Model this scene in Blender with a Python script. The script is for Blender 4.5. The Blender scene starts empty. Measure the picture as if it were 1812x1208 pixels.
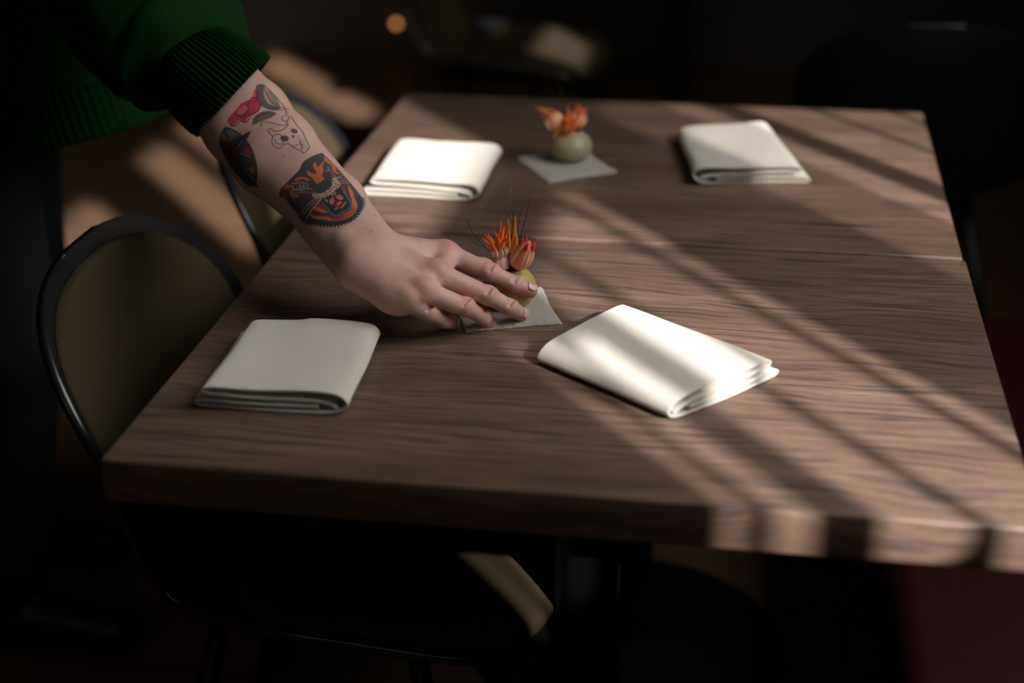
import bpy, bmesh, math, random
import numpy as np
from mathutils import Vector, Matrix
random.seed(7); rng = np.random.default_rng(7)
S = bpy.context.scene
COL = S.collection

# ------------------------------------------------------------------ camera
F_PX, CAM_POS, PITCH, YAW, ROLL = 2729.4, np.array([.5253, -1.0628, 1.366]), .4234, -.1635, -.0076
_F = np.array([math.sin(YAW)*math.cos(PITCH), math.cos(YAW)*math.cos(PITCH), -math.sin(PITCH)])
_R0 = np.cross(_F, [0, 0, 1]); _R0 /= np.linalg.norm(_R0); _U0 = np.cross(_R0, _F)
_R = _R0*math.cos(ROLL) + _U0*math.sin(ROLL); _U = -_R0*math.sin(ROLL) + _U0*math.cos(ROLL)
def at(x, y, z):
    """world point at height z that the photograph shows at pixel x, y (used for measuring)"""
    d = _F + _R*(x-906)/F_PX - _U*(y-604)/F_PX
    return CAM_POS + d*(z-CAM_POS[2])/d[2]
cd = bpy.data.cameras.new('camera'); cam = bpy.data.objects.new('camera', cd); COL.objects.link(cam)
M3 = Matrix(((_R[0], _U[0], -_F[0]), (_R[1], _U[1], -_F[1]), (_R[2], _U[2], -_F[2])))
cam.matrix_world = Matrix.Translation(Vector(CAM_POS)) @ M3.to_4x4()
cd.sensor_width = 36; cd.lens = F_PX/1812*36; cd.clip_start = .02
cd.dof.use_dof = True; cd.dof.focus_distance = 1.535; cd.dof.aperture_fstop = 2.2; cd.dof.aperture_blades = 0
S.camera = cam
# ------------------------------------------------------------------ light
w = bpy.data.worlds.new('world'); S.world = w; w.use_nodes = True
w.node_tree.nodes['Background'].inputs[0].default_value = (.55, .68, 1, 1)
w.node_tree.nodes['Background'].inputs[1].default_value = .05
AZ = math.radians(128.5); TAN_EL = .554
sun_dir = Vector((math.cos(AZ), math.sin(AZ), -TAN_EL)).normalized()
sl = bpy.data.lights.new('sun', 'SUN'); sl.energy = 10; sl.angle = math.radians(.85); sl.color = (1, .93, .875)
so = bpy.data.objects.new('sun', sl); COL.objects.link(so); so.location = (3, -3, 3)
so.rotation_euler = sun_dir.to_track_quat('-Z', 'Y').to_euler()
def area(name, loc, direction, sx, sy, power, col):
    l = bpy.data.lights.new(name, 'AREA'); l.shape = 'RECTANGLE'; l.size = sx; l.size_y = sy; l.energy = power; l.color = col
    o = bpy.data.objects.new(name, l); COL.objects.link(o); o.location = loc
    o.rotation_euler = Vector(direction).to_track_quat('-Z', 'Z').to_euler(); return o
# daylight of the sky through the window beside the table, lengthened past it as added fill
area('sky_window_light', (1.436, .32, 1.92), (-1, 0, -.12), 3.3, 1.3, 80, (1, .97, .94))
# weak fill added behind the camera, where no opening is modelled
area('rear_fill_light', (.1, -2.50, 2.2), (.1, 1, -.3), 2.4, 1.0, 2.5, (1, .97, .93))
S.view_settings.view_transform = 'Standard'; S.view_settings.look = 'None'
S.view_settings.exposure = -.08; S.view_settings.gamma = 1; S.view_settings.use_curve_mapping = False

# ------------------------------------------------------------------ materials
class NT:
    def __init__(s, name):
        s.m = bpy.data.materials.new(name); s.m.use_nodes = True; s.t = s.m.node_tree; s.n = s.t.nodes
        s.b = s.n['Principled BSDF']; s.out = s.n['Material Output']
    def node(s, k, **kw):
        n = s.n.new(k)
        for a, v in kw.items():
            if a in n.inputs: s.set(n.inputs[a], v)
            else: setattr(n, a, v)
        return n
    def set(s, sock, v):
        if isinstance(v, bpy.types.NodeSocket): s.t.links.new(v, sock)
        else: sock.default_value = v
    def p(s, **kw):
        for k, v in kw.items(): s.set(s.b.inputs[k.replace('_', ' ')], v)
        return s
    def coord(s, kind='Object', scale=(1, 1, 1)):
        c = s.node('ShaderNodeTexCoord'); m = s.node('ShaderNodeMapping')
        s.set(m.inputs['Vector'], c.outputs[kind]); m.inputs['Scale'].default_value = scale; return m.outputs[0]
    def noise(s, vec, scale, detail=3, rough=.5, dist=0):
        n = s.node('ShaderNodeTexNoise'); s.set(n.inputs['Vector'], vec)
        n.inputs['Scale'].default_value = scale; n.inputs['Detail'].default_value = detail
        n.inputs['Roughness'].default_value = rough; n.inputs['Distortion'].default_value = dist; return n.outputs['Fac']
    def ramp(s, fac, stops):
        r = s.node('ShaderNodeValToRGB'); s.set(r.inputs[0], fac); e = r.color_ramp.elements
        while len(e) < len(stops): e.new(.5)
        for el, (p, c) in zip(e, stops): el.position = p; el.color = (c if len(c) == 4 else (*c, 1)) if hasattr(c, '__len__') else (c, c, c, 1)
        return r.outputs[0]
    def mix(s, fac, a, b, mode='MIX'):
        m = s.node('ShaderNodeMix', data_type='RGBA', blend_type=mode)
        s.set(m.inputs[0], fac); s.set(m.inputs[6], a if not isinstance(a, tuple) else (*a[:3], 1)); s.set(m.inputs[7], b if not isinstance(b, tuple) else (*b[:3], 1)); return m.outputs[2]
    def math(s, op, a, b=0, c=0):
        m = s.node('ShaderNodeMath', operation=op); s.set(m.inputs[0], a); s.set(m.inputs[1], b); s.set(m.inputs[2], c); return m.outputs[0]
    def bump(s, h, strength=.3, dist=.001):
        b = s.node('ShaderNodeBump'); s.set(b.inputs['Height'], h); b.inputs['Strength'].default_value = strength
        b.inputs['Distance'].default_value = dist; s.set(s.b.inputs['Normal'], b.outputs[0]); return s

def wood_mat(name, seed):
    t = NT(name); c = t.node('ShaderNodeTexCoord'); m = t.node('ShaderNodeMapping')
    t.set(m.inputs[0], c.outputs['Object']); m.inputs['Location'].default_value = (seed, seed*.37, seed*.11); v = m.outputs[0]
    def sc(x, y, z):
        q = t.node('ShaderNodeMapping'); t.set(q.inputs[0], v); q.inputs['Scale'].default_value = (x, y, z); return q.outputs[0]
    broad = t.noise(sc(1.3, 8, 8), 1.4, 2, .5, .5)
    warp = t.noise(sc(2.6, 7, 7), 1.0, 2, .5, .3); warp2 = t.noise(sc(9, 20, 20), 1.0, 2, .5)
    sep = t.node('ShaderNodeSeparateXYZ'); t.set(sep.inputs[0], v)
    yy = t.math('ADD', sep.outputs[1], t.math('MULTIPLY', sep.outputs[2], .8))
    yw = t.math('ADD', yy, t.math('ADD', t.math('MULTIPLY', warp, .085), t.math('MULTIPLY', warp2, .008)))
    def grain(fx, fy, detail, rough):
        cb = t.node('ShaderNodeCombineXYZ'); t.set(cb.inputs[0], t.math('MULTIPLY', sep.outputs[0], fx)); t.set(cb.inputs[1], t.math('MULTIPLY', yw, fy)); return t.noise(cb.outputs[0], 1, detail, rough)
    ring = t.math('MULTIPLY_ADD', t.math('SINE', t.math('MULTIPLY', yw, 390)), .5, .5)
    vein = grain(7.5, 175, 4, .62); vein2 = grain(15, 420, 3, .62); fine = grain(24, 900, 3, .6); pores = grain(60, 1700, 2, .5)
    base = t.ramp(broad, [(.3, (.148, .087, .058)), (.5, (.212, .132, .093)), (.7, (.270, .175, .127))])
    col = t.mix(t.math('MULTIPLY', ring, .30), base, (.120, .074, .052))
    col = t.mix(t.ramp(fine, [(.42, 0.), (.64, .40)]), col, (.085, .058, .046))
    col = t.mix(t.ramp(vein, [(.50, 0.), (.62, .80)]), col, (.050, .041, .042))
    col = t.mix(t.ramp(vein2, [(.54, 0.), (.66, .72)]), col, (.046, .038, .038))
    col = t.mix(t.ramp(pores, [(.56, 0.), (.70, .5)]), col, (.05, .038, .034))
    knots = t.node('ShaderNodeTexVoronoi'); t.set(knots.inputs['Vector'], sc(1.6, 4.6, 4.6)); knots.inputs['Scale'].default_value = 1.3
    col = t.mix(t.ramp(knots.outputs['Distance'], [(.03, .6), (.10, 0.)]), col, (.045, .026, .026))
    t.p(Base_Color=col, Roughness=t.ramp(fine, [(.3, .30), (.7, .42)]), Coat_Weight=.16, Coat_Roughness=.14, Specular_IOR_Level=.40)
    t.bump(t.math('ADD', t.math('MULTIPLY', fine, .7), pores), .15, .0004); return t.m
def simple(name, col, rough=.6, noise=None, **kw):
    t = NT(name)
    c = (*col, 1)
    if noise:
        f = t.noise(t.coord(), noise[0], 4, .6); c = t.mix(f, tuple(x*(1-noise[1]) for x in col), tuple(min(1, x*(1+noise[1])) for x in col))
    t.p(Base_Color=c, Roughness=rough, **kw)
    if noise: t.bump(t.noise(t.coord(), noise[0]*2, 3), noise[2] if len(noise) > 2 else .1, .001)
    return t.m
def weave_mat(name, c0, c1, k, strength, rough=.9, sheen=.25, uv=True):
    t = NT(name); c = t.node('ShaderNodeTexCoord'); sep = t.node('ShaderNodeSeparateXYZ'); t.set(sep.inputs[0], c.outputs['UV' if uv else 'Object'])
    a = t.math('SINE', t.math('MULTIPLY', t.math('ADD', sep.outputs[0], sep.outputs[1]), k))
    b = t.math('SINE', t.math('MULTIPLY', t.math('SUBTRACT', sep.outputs[0], t.math('MULTIPLY', sep.outputs[1], .4)), k*1.3))
    h = t.math('MULTIPLY_ADD', t.math('MULTIPLY', a, b), .5, .5)
    n = t.noise(t.coord('Object'), 900, 2); n2 = t.noise(t.coord('Object'), 60, 3)
    col = t.mix(t.math('MULTIPLY', t.math('ADD', h, n), .5), c0, c1)
    t.p(Base_Color=col, Roughness=rough, Sheen_Weight=sheen, Sheen_Roughness=.5)
    t.bump(t.math('ADD', h, t.math('ADD', n, n2)), strength, .0006); return t.m
M = {}
M['wood_a'] = wood_mat('walnut_near', 3.1); M['wood_b'] = wood_mat('walnut_far', 11.7)
M['cloth'] = weave_mat('napkin_cloth', (.66, .62, .55), (.83, .785, .71), 3300, .8)
M['linen'] = weave_mat('linen', (.36, .335, .295), (.62, .585, .53), 3000, 1.0)
M['thread'] = simple('thread', (.55, .51, .44), .9)
M['glaze_a'] = simple('olive_glaze', (.46, .37, .11), .42, (70, .14, .15))
M['glaze_b'] = simple('sage_glaze', (.36, .33, .20), .40, (60, .10, .1))
M['black'] = simple('black_shell', (.010, .011, .013), .25, (30, .2, .02))
M['metal'] = simple('black_steel', (.006, .006, .0065), .45, (80, .2, .05), Metallic=.3)
M['tweed'] = simple('olive_tweed', (.050, .037, .020), .95, (650, .45, .5), Specular_IOR_Level=.2)
M['wall'] = simple('dark_plaster', (.085, .073, .060), .9, (6, .15))
M['wall_dark'] = simple('dark_brown_paint', (.035, .028, .024), .8, (4, .2))
M['ceil'] = simple('ceiling_paint', (.06, .055, .05), .9, (4, .1))
M['frame'] = simple('window_paint', (.04, .035, .03), .6, (20, .1))
M['maroon'] = simple('maroon_vinyl', (.032, .003, .004), .45, (40, .2, .1))
M['denim'] = simple('black_cotton', (.006, .006, .007), .9, (500, .3, .2))
M['hair'] = simple('dark_hair', (.03, .018, .012), .5, (200, .4, .4))
M['eye'] = simple('eye_white', (.45, .42, .40), .2)
M['shoe'] = simple('black_leather', (.01, .01, .01), .4, (60, .2))
M['stem'] = simple('dry_stem', (.16, .13, .05), .8, (300, .3))
M['grass'] = simple('dry_grass', (.035, .055, .022), .8, (300, .3))
def floor_mat():
    t = NT('floor_boards'); v = t.coord('Object', (1, 1, 1)); br = t.node('ShaderNodeTexBrick')
    t.set(br.inputs['Vector'], v); br.inputs['Scale'].default_value = 1; br.inputs['Brick Width'].default_value = 1.4
    br.inputs['Row Height'].default_value = .14; br.inputs['Mortar Size'].default_value = .003
    br.inputs['Color1'].default_value = (.15, .086, .050, 1); br.inputs['Color2'].default_value = (.19, .110, .066, 1); br.inputs['Mortar'].default_value = (.03, .02, .015, 1)
    n = t.noise(t.coord('Object', (2, 40, 1)), 1.5, 4)
    t.p(Base_Color=t.mix(t.math('MULTIPLY', n, .5), br.outputs[0], (.11, .06, .035)), Roughness=.5); return t.m
M['floor'] = floor_mat()
def knit_mat():
    t = NT('green_knit'); c = t.node('ShaderNodeTexCoord'); sep = t.node('ShaderNodeSeparateXYZ'); t.set(sep.inputs[0], c.outputs['UV'])
    rows = t.math('MULTIPLY_ADD', t.math('SINE', t.math('MULTIPLY', sep.outputs[0], 1500)), .5, .5)
    st = t.math('MULTIPLY_ADD', t.math('SINE', t.math('MULTIPLY', t.math('ADD', sep.outputs[1], t.math('MULTIPLY', t.math('ABSOLUTE', t.math('SINE', t.math('MULTIPLY', sep.outputs[0], 750))), .0012)), 2200)), .5, .5)
    n = t.noise(t.coord(), 500, 3)
    h = t.math('ADD', t.math('MULTIPLY', rows, .6), t.math('ADD', t.math('MULTIPLY', st, .5), n))
    t.p(Specular_IOR_Level=.12, Base_Color=t.mix(n, (.0012, .017, .0024), (.0026, .034, .0052)), Roughness=.95, Sheen_Weight=.0, Sheen_Roughness=.4, Sheen_Tint=(.2, .8, .25, 1))
    t.bump(h, .8, .0010); return t.m
M['knit'] = knit_mat()
def skin_mat():
    t = NT('skin'); a = t.node('ShaderNodeAttribute', attribute_name='ink'); b = t.node('ShaderNodeAttribute', attribute_name='flush')
    f = t.noise(t.coord(), 90, 4, .6); g = t.noise(t.coord(), 1100, 2); sp = t.noise(t.coord(), 300, 2)
    base = t.mix(t.ramp(f, [(.35, 0.), (.65, 1.)]), (.60, .365, .300), (.66, .42, .345))
    sepb = t.node('ShaderNodeSeparateColor'); t.set(sepb.inputs[0], b.outputs['Color'])
    base = t.mix(sepb.outputs[0], base, (.57, .20, .165))
    base = t.mix(sepb.outputs[1], base, (.70, .50, .43))
    base = t.mix(sepb.outputs[2], base, (.32, .13, .09))
    base = t.mix(t.ramp(sp, [(.70, 0.), (.78, .35)]), base, (.40, .18, .12))
    col = t.mix(a.outputs['Alpha'], base, a.outputs['Color'])
    t.p(Base_Color=col, Roughness=.48, Subsurface_Weight=t.math('MULTIPLY', t.math('SUBTRACT', 1, a.outputs['Alpha']), .18), Subsurface_Radius=(.006, .0025, .0012), Subsurface_Scale=1.0, Specular_IOR_Level=.4)
    wr = t.noise(t.coord('Object', (1, 1, 1)), 420, 3, .6)
    t.bump(t.math('ADD', t.math('MULTIPLY', g, .5), wr), .28, .0007); return t.m
M['skin'] = skin_mat()
M['nail'] = simple('nail', (.66, .42, .36), .25, (120, .06))
def petal_mat(name, c0, c1, c2, sx=1):
    t = NT(name); c = t.node('ShaderNodeTexCoord'); sep = t.node('ShaderNodeSeparateXYZ'); t.set(sep.inputs[0], c.outputs['UV'])
    n = t.noise(t.coord(), 400, 3)
    col = t.ramp(t.math('ADD', sep.outputs[1], t.math('MULTIPLY', t.math('SUBTRACT', n, .5), .35)), [(0, c0), (.5, c1), (1, c2)])
    t.p(Base_Color=col, Roughness=.6, Subsurface_Weight=.15, Subsurface_Radius=(.003, .001, .0005)); t.bump(n, .4, .0005); return t.m
M['orange'] = petal_mat('orange_floret', (.85, .42, .16), (.95, .26, .03), (.90, .13, .015))
M['rust'] = petal_mat('rust_floret', (.70, .14, .01), (.80, .20, .01), (.72, .12, .01))
M['bulb'] = petal_mat('pink_bulb', (.72, .50, .36), (.74, .46, .36), (.50, .16, .15))
M['pod'] = petal_mat('peach_pod', (.78, .34, .12), (.82, .38, .18), (.72, .10, .04))
M['podtip'] = petal_mat('red_pod_tip', (.60, .10, .04), (.58, .06, .03), (.60, .25, .15))
M['rib'] = petal_mat('pale_seam', (.80, .56, .34), (.82, .60, .40), (.66, .28, .14))
M['ochre'] = petal_mat('ochre_leaf', (.55, .33, .04), (.74, .36, .02), (.72, .24, .02))

# ------------------------------------------------------------------ helpers
def tag(o, label=None, cat=None, group=None, kind=None):
    for k, v in (('label', label), ('category', cat), ('group', group), ('kind', kind)):
        if v: o[k] = v
    return o
def mesh(name, verts, faces, mat, parent=None, smooth=True, uv=None):
    me = bpy.data.meshes.new(name)
    verts = np.asarray(verts, dtype=np.float64)
    if isinstance(faces, np.ndarray):
        me.vertices.add(len(verts)); me.vertices.foreach_set('co', verts.ravel())
        k = faces.shape[1]; me.loops.add(faces.size); me.loops.foreach_set('vertex_index', faces.ravel().astype(np.int32))
        me.polygons.add(len(faces)); me.polygons.foreach_set('loop_start', np.arange(0, faces.size, k, dtype=np.int32))
        me.polygons.foreach_set('loop_total', np.full(len(faces), k, dtype=np.int32)); me.update(calc_edges=True); me.validate()
    else:
        me.from_pydata([tuple(v) for v in verts], [], [tuple(f) for f in faces]); me.update()
    if mat: me.materials.append(mat)
    if uv is not None:
        l = me.uv_layers.new(name='uv'); idx = np.empty(len(me.loops), dtype=np.int32); me.loops.foreach_get('vertex_index', idx)
        l.data.foreach_set('uv', np.asarray(uv, dtype=np.float32)[idx].ravel())
    if smooth: me.polygons.foreach_set('use_smooth', [True]*len(me.polygons))
    o = bpy.data.objects.new(name, me); COL.objects.link(o)
    if parent: o.parent = parent
    return o
def empty(name, loc=(0, 0, 0), rz=0):
    o = bpy.data.objects.new(name, None); COL.objects.link(o); o.location = loc; o.rotation_euler = (0, 0, rz); o.empty_display_size = .05; return o
def bm_obj(name, bm, mat, parent=None, smooth=False):
    me = bpy.data.meshes.new(name); bmesh.ops.recalc_face_normals(bm, faces=bm.faces); bm.to_mesh(me); bm.free()
    if mat: me.materials.append(mat)
    if smooth: me.polygons.foreach_set('use_smooth', [True]*len(me.polygons))
    o = bpy.data.objects.new(name, me); COL.objects.link(o)
    if parent: o.parent = parent
    return o
def box(name, lo, hi, mat, parent=None, bev=0, seg=3):
    bm = bmesh.new(); bmesh.ops.create_cube(bm, size=1)
    lo, hi = Vector(lo), Vector(hi)
    for v in bm.verts: v.co = Vector(((lo[i]+hi[i])/2 + v.co[i]*(hi[i]-lo[i]) for i in range(3)))
    if bev: bmesh.ops.bevel(bm, geom=list(bm.edges), offset=bev, segments=seg, profile=.5, affect='EDGES')
    o = bm_obj(name, bm, mat, parent, smooth=bool(bev))
    if bev:
        try: o.data.set_sharp_from_angle(angle=math.radians(50))
        except Exception: pass
    return o
def ring_mesh(rings, closed_u=True, cap=False):
    """rings: array (n, m, 3) -> verts, faces"""
    rings = np.asarray(rings); n, m, _ = rings.shape; V = rings.reshape(-1, 3); F = []
    for i in range(n-1):
        for j in range(m if closed_u else m-1):
            a = i*m+j; b = i*m+(j+1) % m; F.append((a, b, b+m, a+m))
    if cap: F.append(tuple(range(m-1, -1, -1))); F.append(tuple((n-1)*m+j for j in range(m)))
    return V, F
def catmull(P, n):
    P = np.asarray(P, float); P = np.vstack([2*P[0]-P[1], P, 2*P[-1]-P[-2]]); out = []
    for i in range(1, len(P)-2):
        for k in range(n):
            t = k/n; a, b, c, d = P[i-1], P[i], P[i+1], P[i+2]
            out.append(.5*((2*b)+(-a+c)*t+(2*a-5*b+4*c-d)*t*t+(-a+3*b-3*c+d)*t**3))
    out.append(P[-2]); return np.array(out)
def frames(path, up=(0, 0, 1)):
    T = np.gradient(path, axis=0); T /= np.linalg.norm(T, axis=1)[:, None]; fr = []; a = np.cross(up, T[0]); a /= np.linalg.norm(a)
    for t in T:
        a = a-t*np.dot(a, t); a /= np.linalg.norm(a); fr.append((a, np.cross(t, a), t))
    return fr
def tube(path, rad, m=10, up=(0, 0, 1), fn=None):
    path = np.asarray(path, float); rad = np.broadcast_to(rad, len(path)) if np.ndim(rad) == 0 else np.asarray(rad); R = []
    for i, ((a, b, t), p) in enumerate(zip(frames(path, up), path)):
        row = []
        for j in range(m):
            th = 2*math.pi*j/m; r = rad[i] if fn is None else fn(i, th, rad[i])
            row.append(p + r*(a*math.cos(th)+b*math.sin(th)))
        R.append(row)
    return np.array(R)
def tube_obj(name, path, rad, mat, parent=None, m=10, up=(0, 0, 1)):
    R = tube(path, rad, m, up); V, F = ring_mesh(R, True, True)
    uv = np.stack([np.tile(np.arange(m)/m, len(path)), np.repeat(np.linspace(0, 1, len(path)), m)], 1)
    return mesh(name, V, F, mat, parent, True, uv)
def lathe(name, prof, mat, parent=None, m=48, loc=(0, 0, 0)):
    R = [[(loc[0]+r*math.cos(2*math.pi*j/m), loc[1]+r*math.sin(2*math.pi*j/m), loc[2]+z) for j in range(m)] for r, z in prof]
    V, F = ring_mesh(np.array(R), True, True); return mesh(name, V, F, mat, parent, True)

# ------------------------------------------------------------------ signed distance modelling
def smin(a, b, k):
    h = np.clip(.5+.5*(b-a)/k, 0, 1); return b*(1-h)+a*h-k*h*(1-h)
class Field:
    def __init__(s, lo, hi, h):
        s.lo = np.array(lo, np.float32); s.h = h; s.n = np.ceil((np.array(hi)-np.array(lo))/h).astype(int)+1
        s.ax = [s.lo[i]+h*np.arange(s.n[i], dtype=np.float32) for i in range(3)]
        s.D = np.full(s.n, .05, np.float32)
    def box(s, lo, hi):
        i0 = np.maximum(0, ((np.array(lo)-s.lo)/s.h).astype(int)); i1 = np.minimum(s.n, ((np.array(hi)-s.lo)/s.h).astype(int)+2)
        if np.any(i1 <= i0): return None
        sl = tuple(slice(a, b) for a, b in zip(i0, i1))
        X, Y, Z = np.meshgrid(s.ax[0][sl[0]], s.ax[1][sl[1]], s.ax[2][sl[2]], indexing='ij', sparse=True); return sl, X, Y, Z
def cap_sd(X, Y, Z, a, b, ra, rb):
    d = [float(b[i]-a[i]) for i in range(3)]; L2 = sum(x*x for x in d)+1e-12
    t = np.clip(((X-a[0])*d[0]+(Y-a[1])*d[1]+(Z-a[2])*d[2])/L2, 0, 1)
    return np.sqrt((X-a[0]-t*d[0])**2+(Y-a[1]-t*d[1])**2+(Z-a[2]-t*d[2])**2)-(ra+(rb-ra)*t)
def surface_nets(fl):
    D = fl.D; ins = D < 0; nx, ny, nz = D.shape
    cnt = np.zeros((nx-1, ny-1, nz-1), np.uint8)
    for dx in (0, 1):
        for dy in (0, 1):
            for dz in (0, 1): cnt += ins[dx:nx-1+dx, dy:ny-1+dy, dz:nz-1+dz]
    act = (cnt > 0) & (cnt < 8); I = np.argwhere(act); idm = np.full(act.shape, -1, np.int32); idm[act] = np.arange(len(I))
    acc = np.zeros((len(I), 3)); num = np.zeros(len(I))
    for ax in range(3):
        o = [a for a in range(3) if a != ax]
        for p in (0, 1):
            for q in (0, 1):
                A = I.copy(); A[:, o[0]] += p; A[:, o[1]] += q; B = A.copy(); B[:, ax] += 1
                da = D[A[:, 0], A[:, 1], A[:, 2]]; db = D[B[:, 0], B[:, 1], B[:, 2]]; m = (da < 0) != (db < 0)
                t = np.where(m, da/np.where(m, da-db, 1), 0); P = A.astype(float); P[:, ax] += t; acc[m] += P[m]; num[m] += 1
    V = fl.lo+fl.h*(acc/num[:, None]); Fs = []
    for ax in range(3):
        o1, o2 = (ax+1) % 3, (ax+2) % 3
        sl0 = [slice(None)]*3; sl1 = [slice(None)]*3; sl0[ax] = slice(0, -1); sl1[ax] = slice(1, None)
        a = ins[tuple(sl0)]; b = ins[tuple(sl1)]; E = np.argwhere(a != b)
        E = E[(E[:, o1] > 0) & (E[:, o2] > 0) & (E[:, o1] < D.shape[o1]-1) & (E[:, o2] < D.shape[o2]-1)]
        flip = a[E[:, 0], E[:, 1], E[:, 2]]; q = []
        for p1, p2 in ((0, 0), (1, 0), (1, 1), (0, 1)):
            C = E.copy(); C[:, o1] -= p1; C[:, o2] -= p2; q.append(idm[C[:, 0], C[:, 1], C[:, 2]])
        q = np.stack(q, 1); q[~flip] = q[~flip][:, ::-1]; Fs.append(q)
    return V, np.vstack(Fs)[:, ::-1] if False else np.vstack(Fs)
# ------------------------------------------------------------------ the room
def struct(o): o['kind'] = 'structure'; return o
struct(box('floor', (-3.2, -2.6, -.06), (1.9, 4.5, 0), M['floor']))
struct(box('ceiling', (-3.2, -2.6, 2.8), (1.9, 4.5, 2.86), M['ceil']))
struct(box('wall_back', (-3.2, 4.4, 0), (1.9, 4.5, 2.8), M['wall']))
struct(box('wall_left', (-3.3, -2.6, 0), (-3.2, 4.5, 2.8), M['wall_dark']))
struct(box('wall_near', (-3.2, -2.7, 0), (1.9, -2.6, 2.8), M['wall_dark']))
WX = 1.45
def uy(u): return (u-.7826*WX)/.6225            # where a sun ray with plan offset u crosses the window wall
OPEN_Z = [(1.22, 1.785), (1.862, 2.60)]           # lower and upper row of panes
ROWS = [[(.400, .411, 1.44), (.429, .453, 1.44), (.495, .547, 1.39), (.565, .652, 1.31), (.670, .689, 1.33), (.905, 1.055, 1.33), (1.10, 1.179, 1.33), (1.190, 1.264, 1.33), (1.277, 1.42, 1.33), (1.60, 1.74, 1.66)],
        [(.440, .692, 1.9), (.905, 1.03, 1.9), (1.10, 1.26, 1.9), (1.60, 1.74, 1.9)]]
y0, y1 = uy(.38), uy(1.80)
def boxes(name, L, mat, parent=None):
    bm = bmesh.new()
    for lo, hi in L:
        r = bmesh.ops.create_cube(bm, size=1)['verts']
        for v in r: v.co = Vector(((lo[i]+hi[i])/2+v.co[i]*(hi[i]-lo[i]) for i in range(3)))
    return bm_obj(name, bm, mat, parent)
T_ = .008
struct(boxes('wall_right', [((WX, -2.6, 0), (WX+.012, 4.5, OPEN_Z[0][0])), ((WX, -2.6, OPEN_Z[1][1]), (WX+.012, 4.5, 2.8)),
       ((WX, -2.6, OPEN_Z[0][0]), (WX+.012, y0, OPEN_Z[1][1])), ((WX, y1, OPEN_Z[0][0]), (WX+.012, 4.5, OPEN_Z[1][1]))], M['wall_dark']))
win = struct(empty('window_1', (WX, y0, OPEN_Z[0][0])))
def rel(o, root): o.parent = root; o.matrix_parent_inverse = Matrix.Translation(-root.location); return o
rel(box('transom', (WX, y0, OPEN_Z[0][1]), (WX+T_, y1, OPEN_Z[1][0]), M['frame']), win)
for (za, zb), row in zip(OPEN_Z, ROWS):
    e = [y0]
    for a, b, zs in row:
        e += [uy(a), uy(b)+T_*1.257]
        if za < 1.5 and a == .429: rel(box('slot_head_blocker', (WX, uy(a), 1.735), (WX+T_, uy(b)+T_*1.257, zb), M['frame']), win)  # added to keep the sun off the fingertip
        if zs > za+.02: rel(box('slot_sill_blocker', (WX, uy(a), za), (WX+T_, uy(b)+T_*1.257, zs), M['frame']), win)     # added to stop low sun; the far edge of a slot gives way to the thickness of the frame
    e.append(y1)
    for i in range(0, len(e), 2):
        if e[i+1]-e[i] > .002: rel(box('mullion', (WX, e[i], za), (WX+T_, e[i+1], zb), M['frame']), win)
tsh = NT('dimming_sheet'); trn = tsh.node('ShaderNodeBsdfTransparent'); trn.inputs[0].default_value = (.62, .60, .57, 1)
tr2 = tsh.node('ShaderNodeBsdfTranslucent'); tr2.inputs[0].default_value = (.7, .68, .62, 1); mx = tsh.node('ShaderNodeMixShader'); mx.inputs[0].default_value = .25
tsh.t.links.new(trn.outputs[0], mx.inputs[1]); tsh.t.links.new(tr2.outputs[0], mx.inputs[2]); tsh.t.links.new(mx.outputs[0], tsh.out.inputs[0])
n_ = 40; ys = np.linspace(uy(.895), uy(1.031), n_); V = []
for z in (OPEN_Z[0][0]-.05, OPEN_Z[0][1]+.03):
    for i, y in enumerate(ys): V.append((WX-.02+.008*math.sin(i*1.3), y, z))
rel(mesh('sun_dimmer', V, [(i, i+1, n_+i+1, n_+i) for i in range(n_-1)], tsh.m), win)  # unseen sheet added so the sun in this slot comes through dimmer

# ------------------------------------------------------------------ tables
TZ = .75; FZ = .0024            # the far top stands a little proud of the near one
def dining_table(label, x0, ya, yb, top_z, mat, rot=0, W=.76):
    r = empty('dining_table', (x0+W/2, (ya+yb)/2, 0), rot)
    tag(r, label, 'table')
    o = box('table_top', (-W/2, -(yb-ya)/2, top_z-.0405), (W/2, (yb-ya)/2, top_z), mat, r, .0032, 3)
    hw, hd = W/2-.16, (yb-ya)/2-.12
    box('support_plate', (-hw, -hd, top_z-.052), (hw, hd, top_z-.0407), M['metal'], r, .002, 1)
    lathe('column', [(.036, .03), (.034, .05), (.034, top_z-.06), (.06, top_z-.052)], M['metal'], r, 28)
    lathe('base_plate', [(.23, 0), (.23, .008), (.20, .018), (.05, .028), (.03, .034)], M['metal'], r, 40)
    return r
ta = dining_table('near walnut table with the hand and two folded napkins on it', 0, 0, .5720, TZ, M['wood_a'])
tb = dining_table('far walnut table pushed against the near one, two napkins and a vase on it', -.002, .5732, 1.1572, TZ+FZ, M['wood_b'], -.0035)
tc = dining_table('dark table standing further back, only its black column seen', -.09, 2.86, 3.46, TZ, M['wood_b'])
tc.location = (.292, 3.15, 0)

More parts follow.
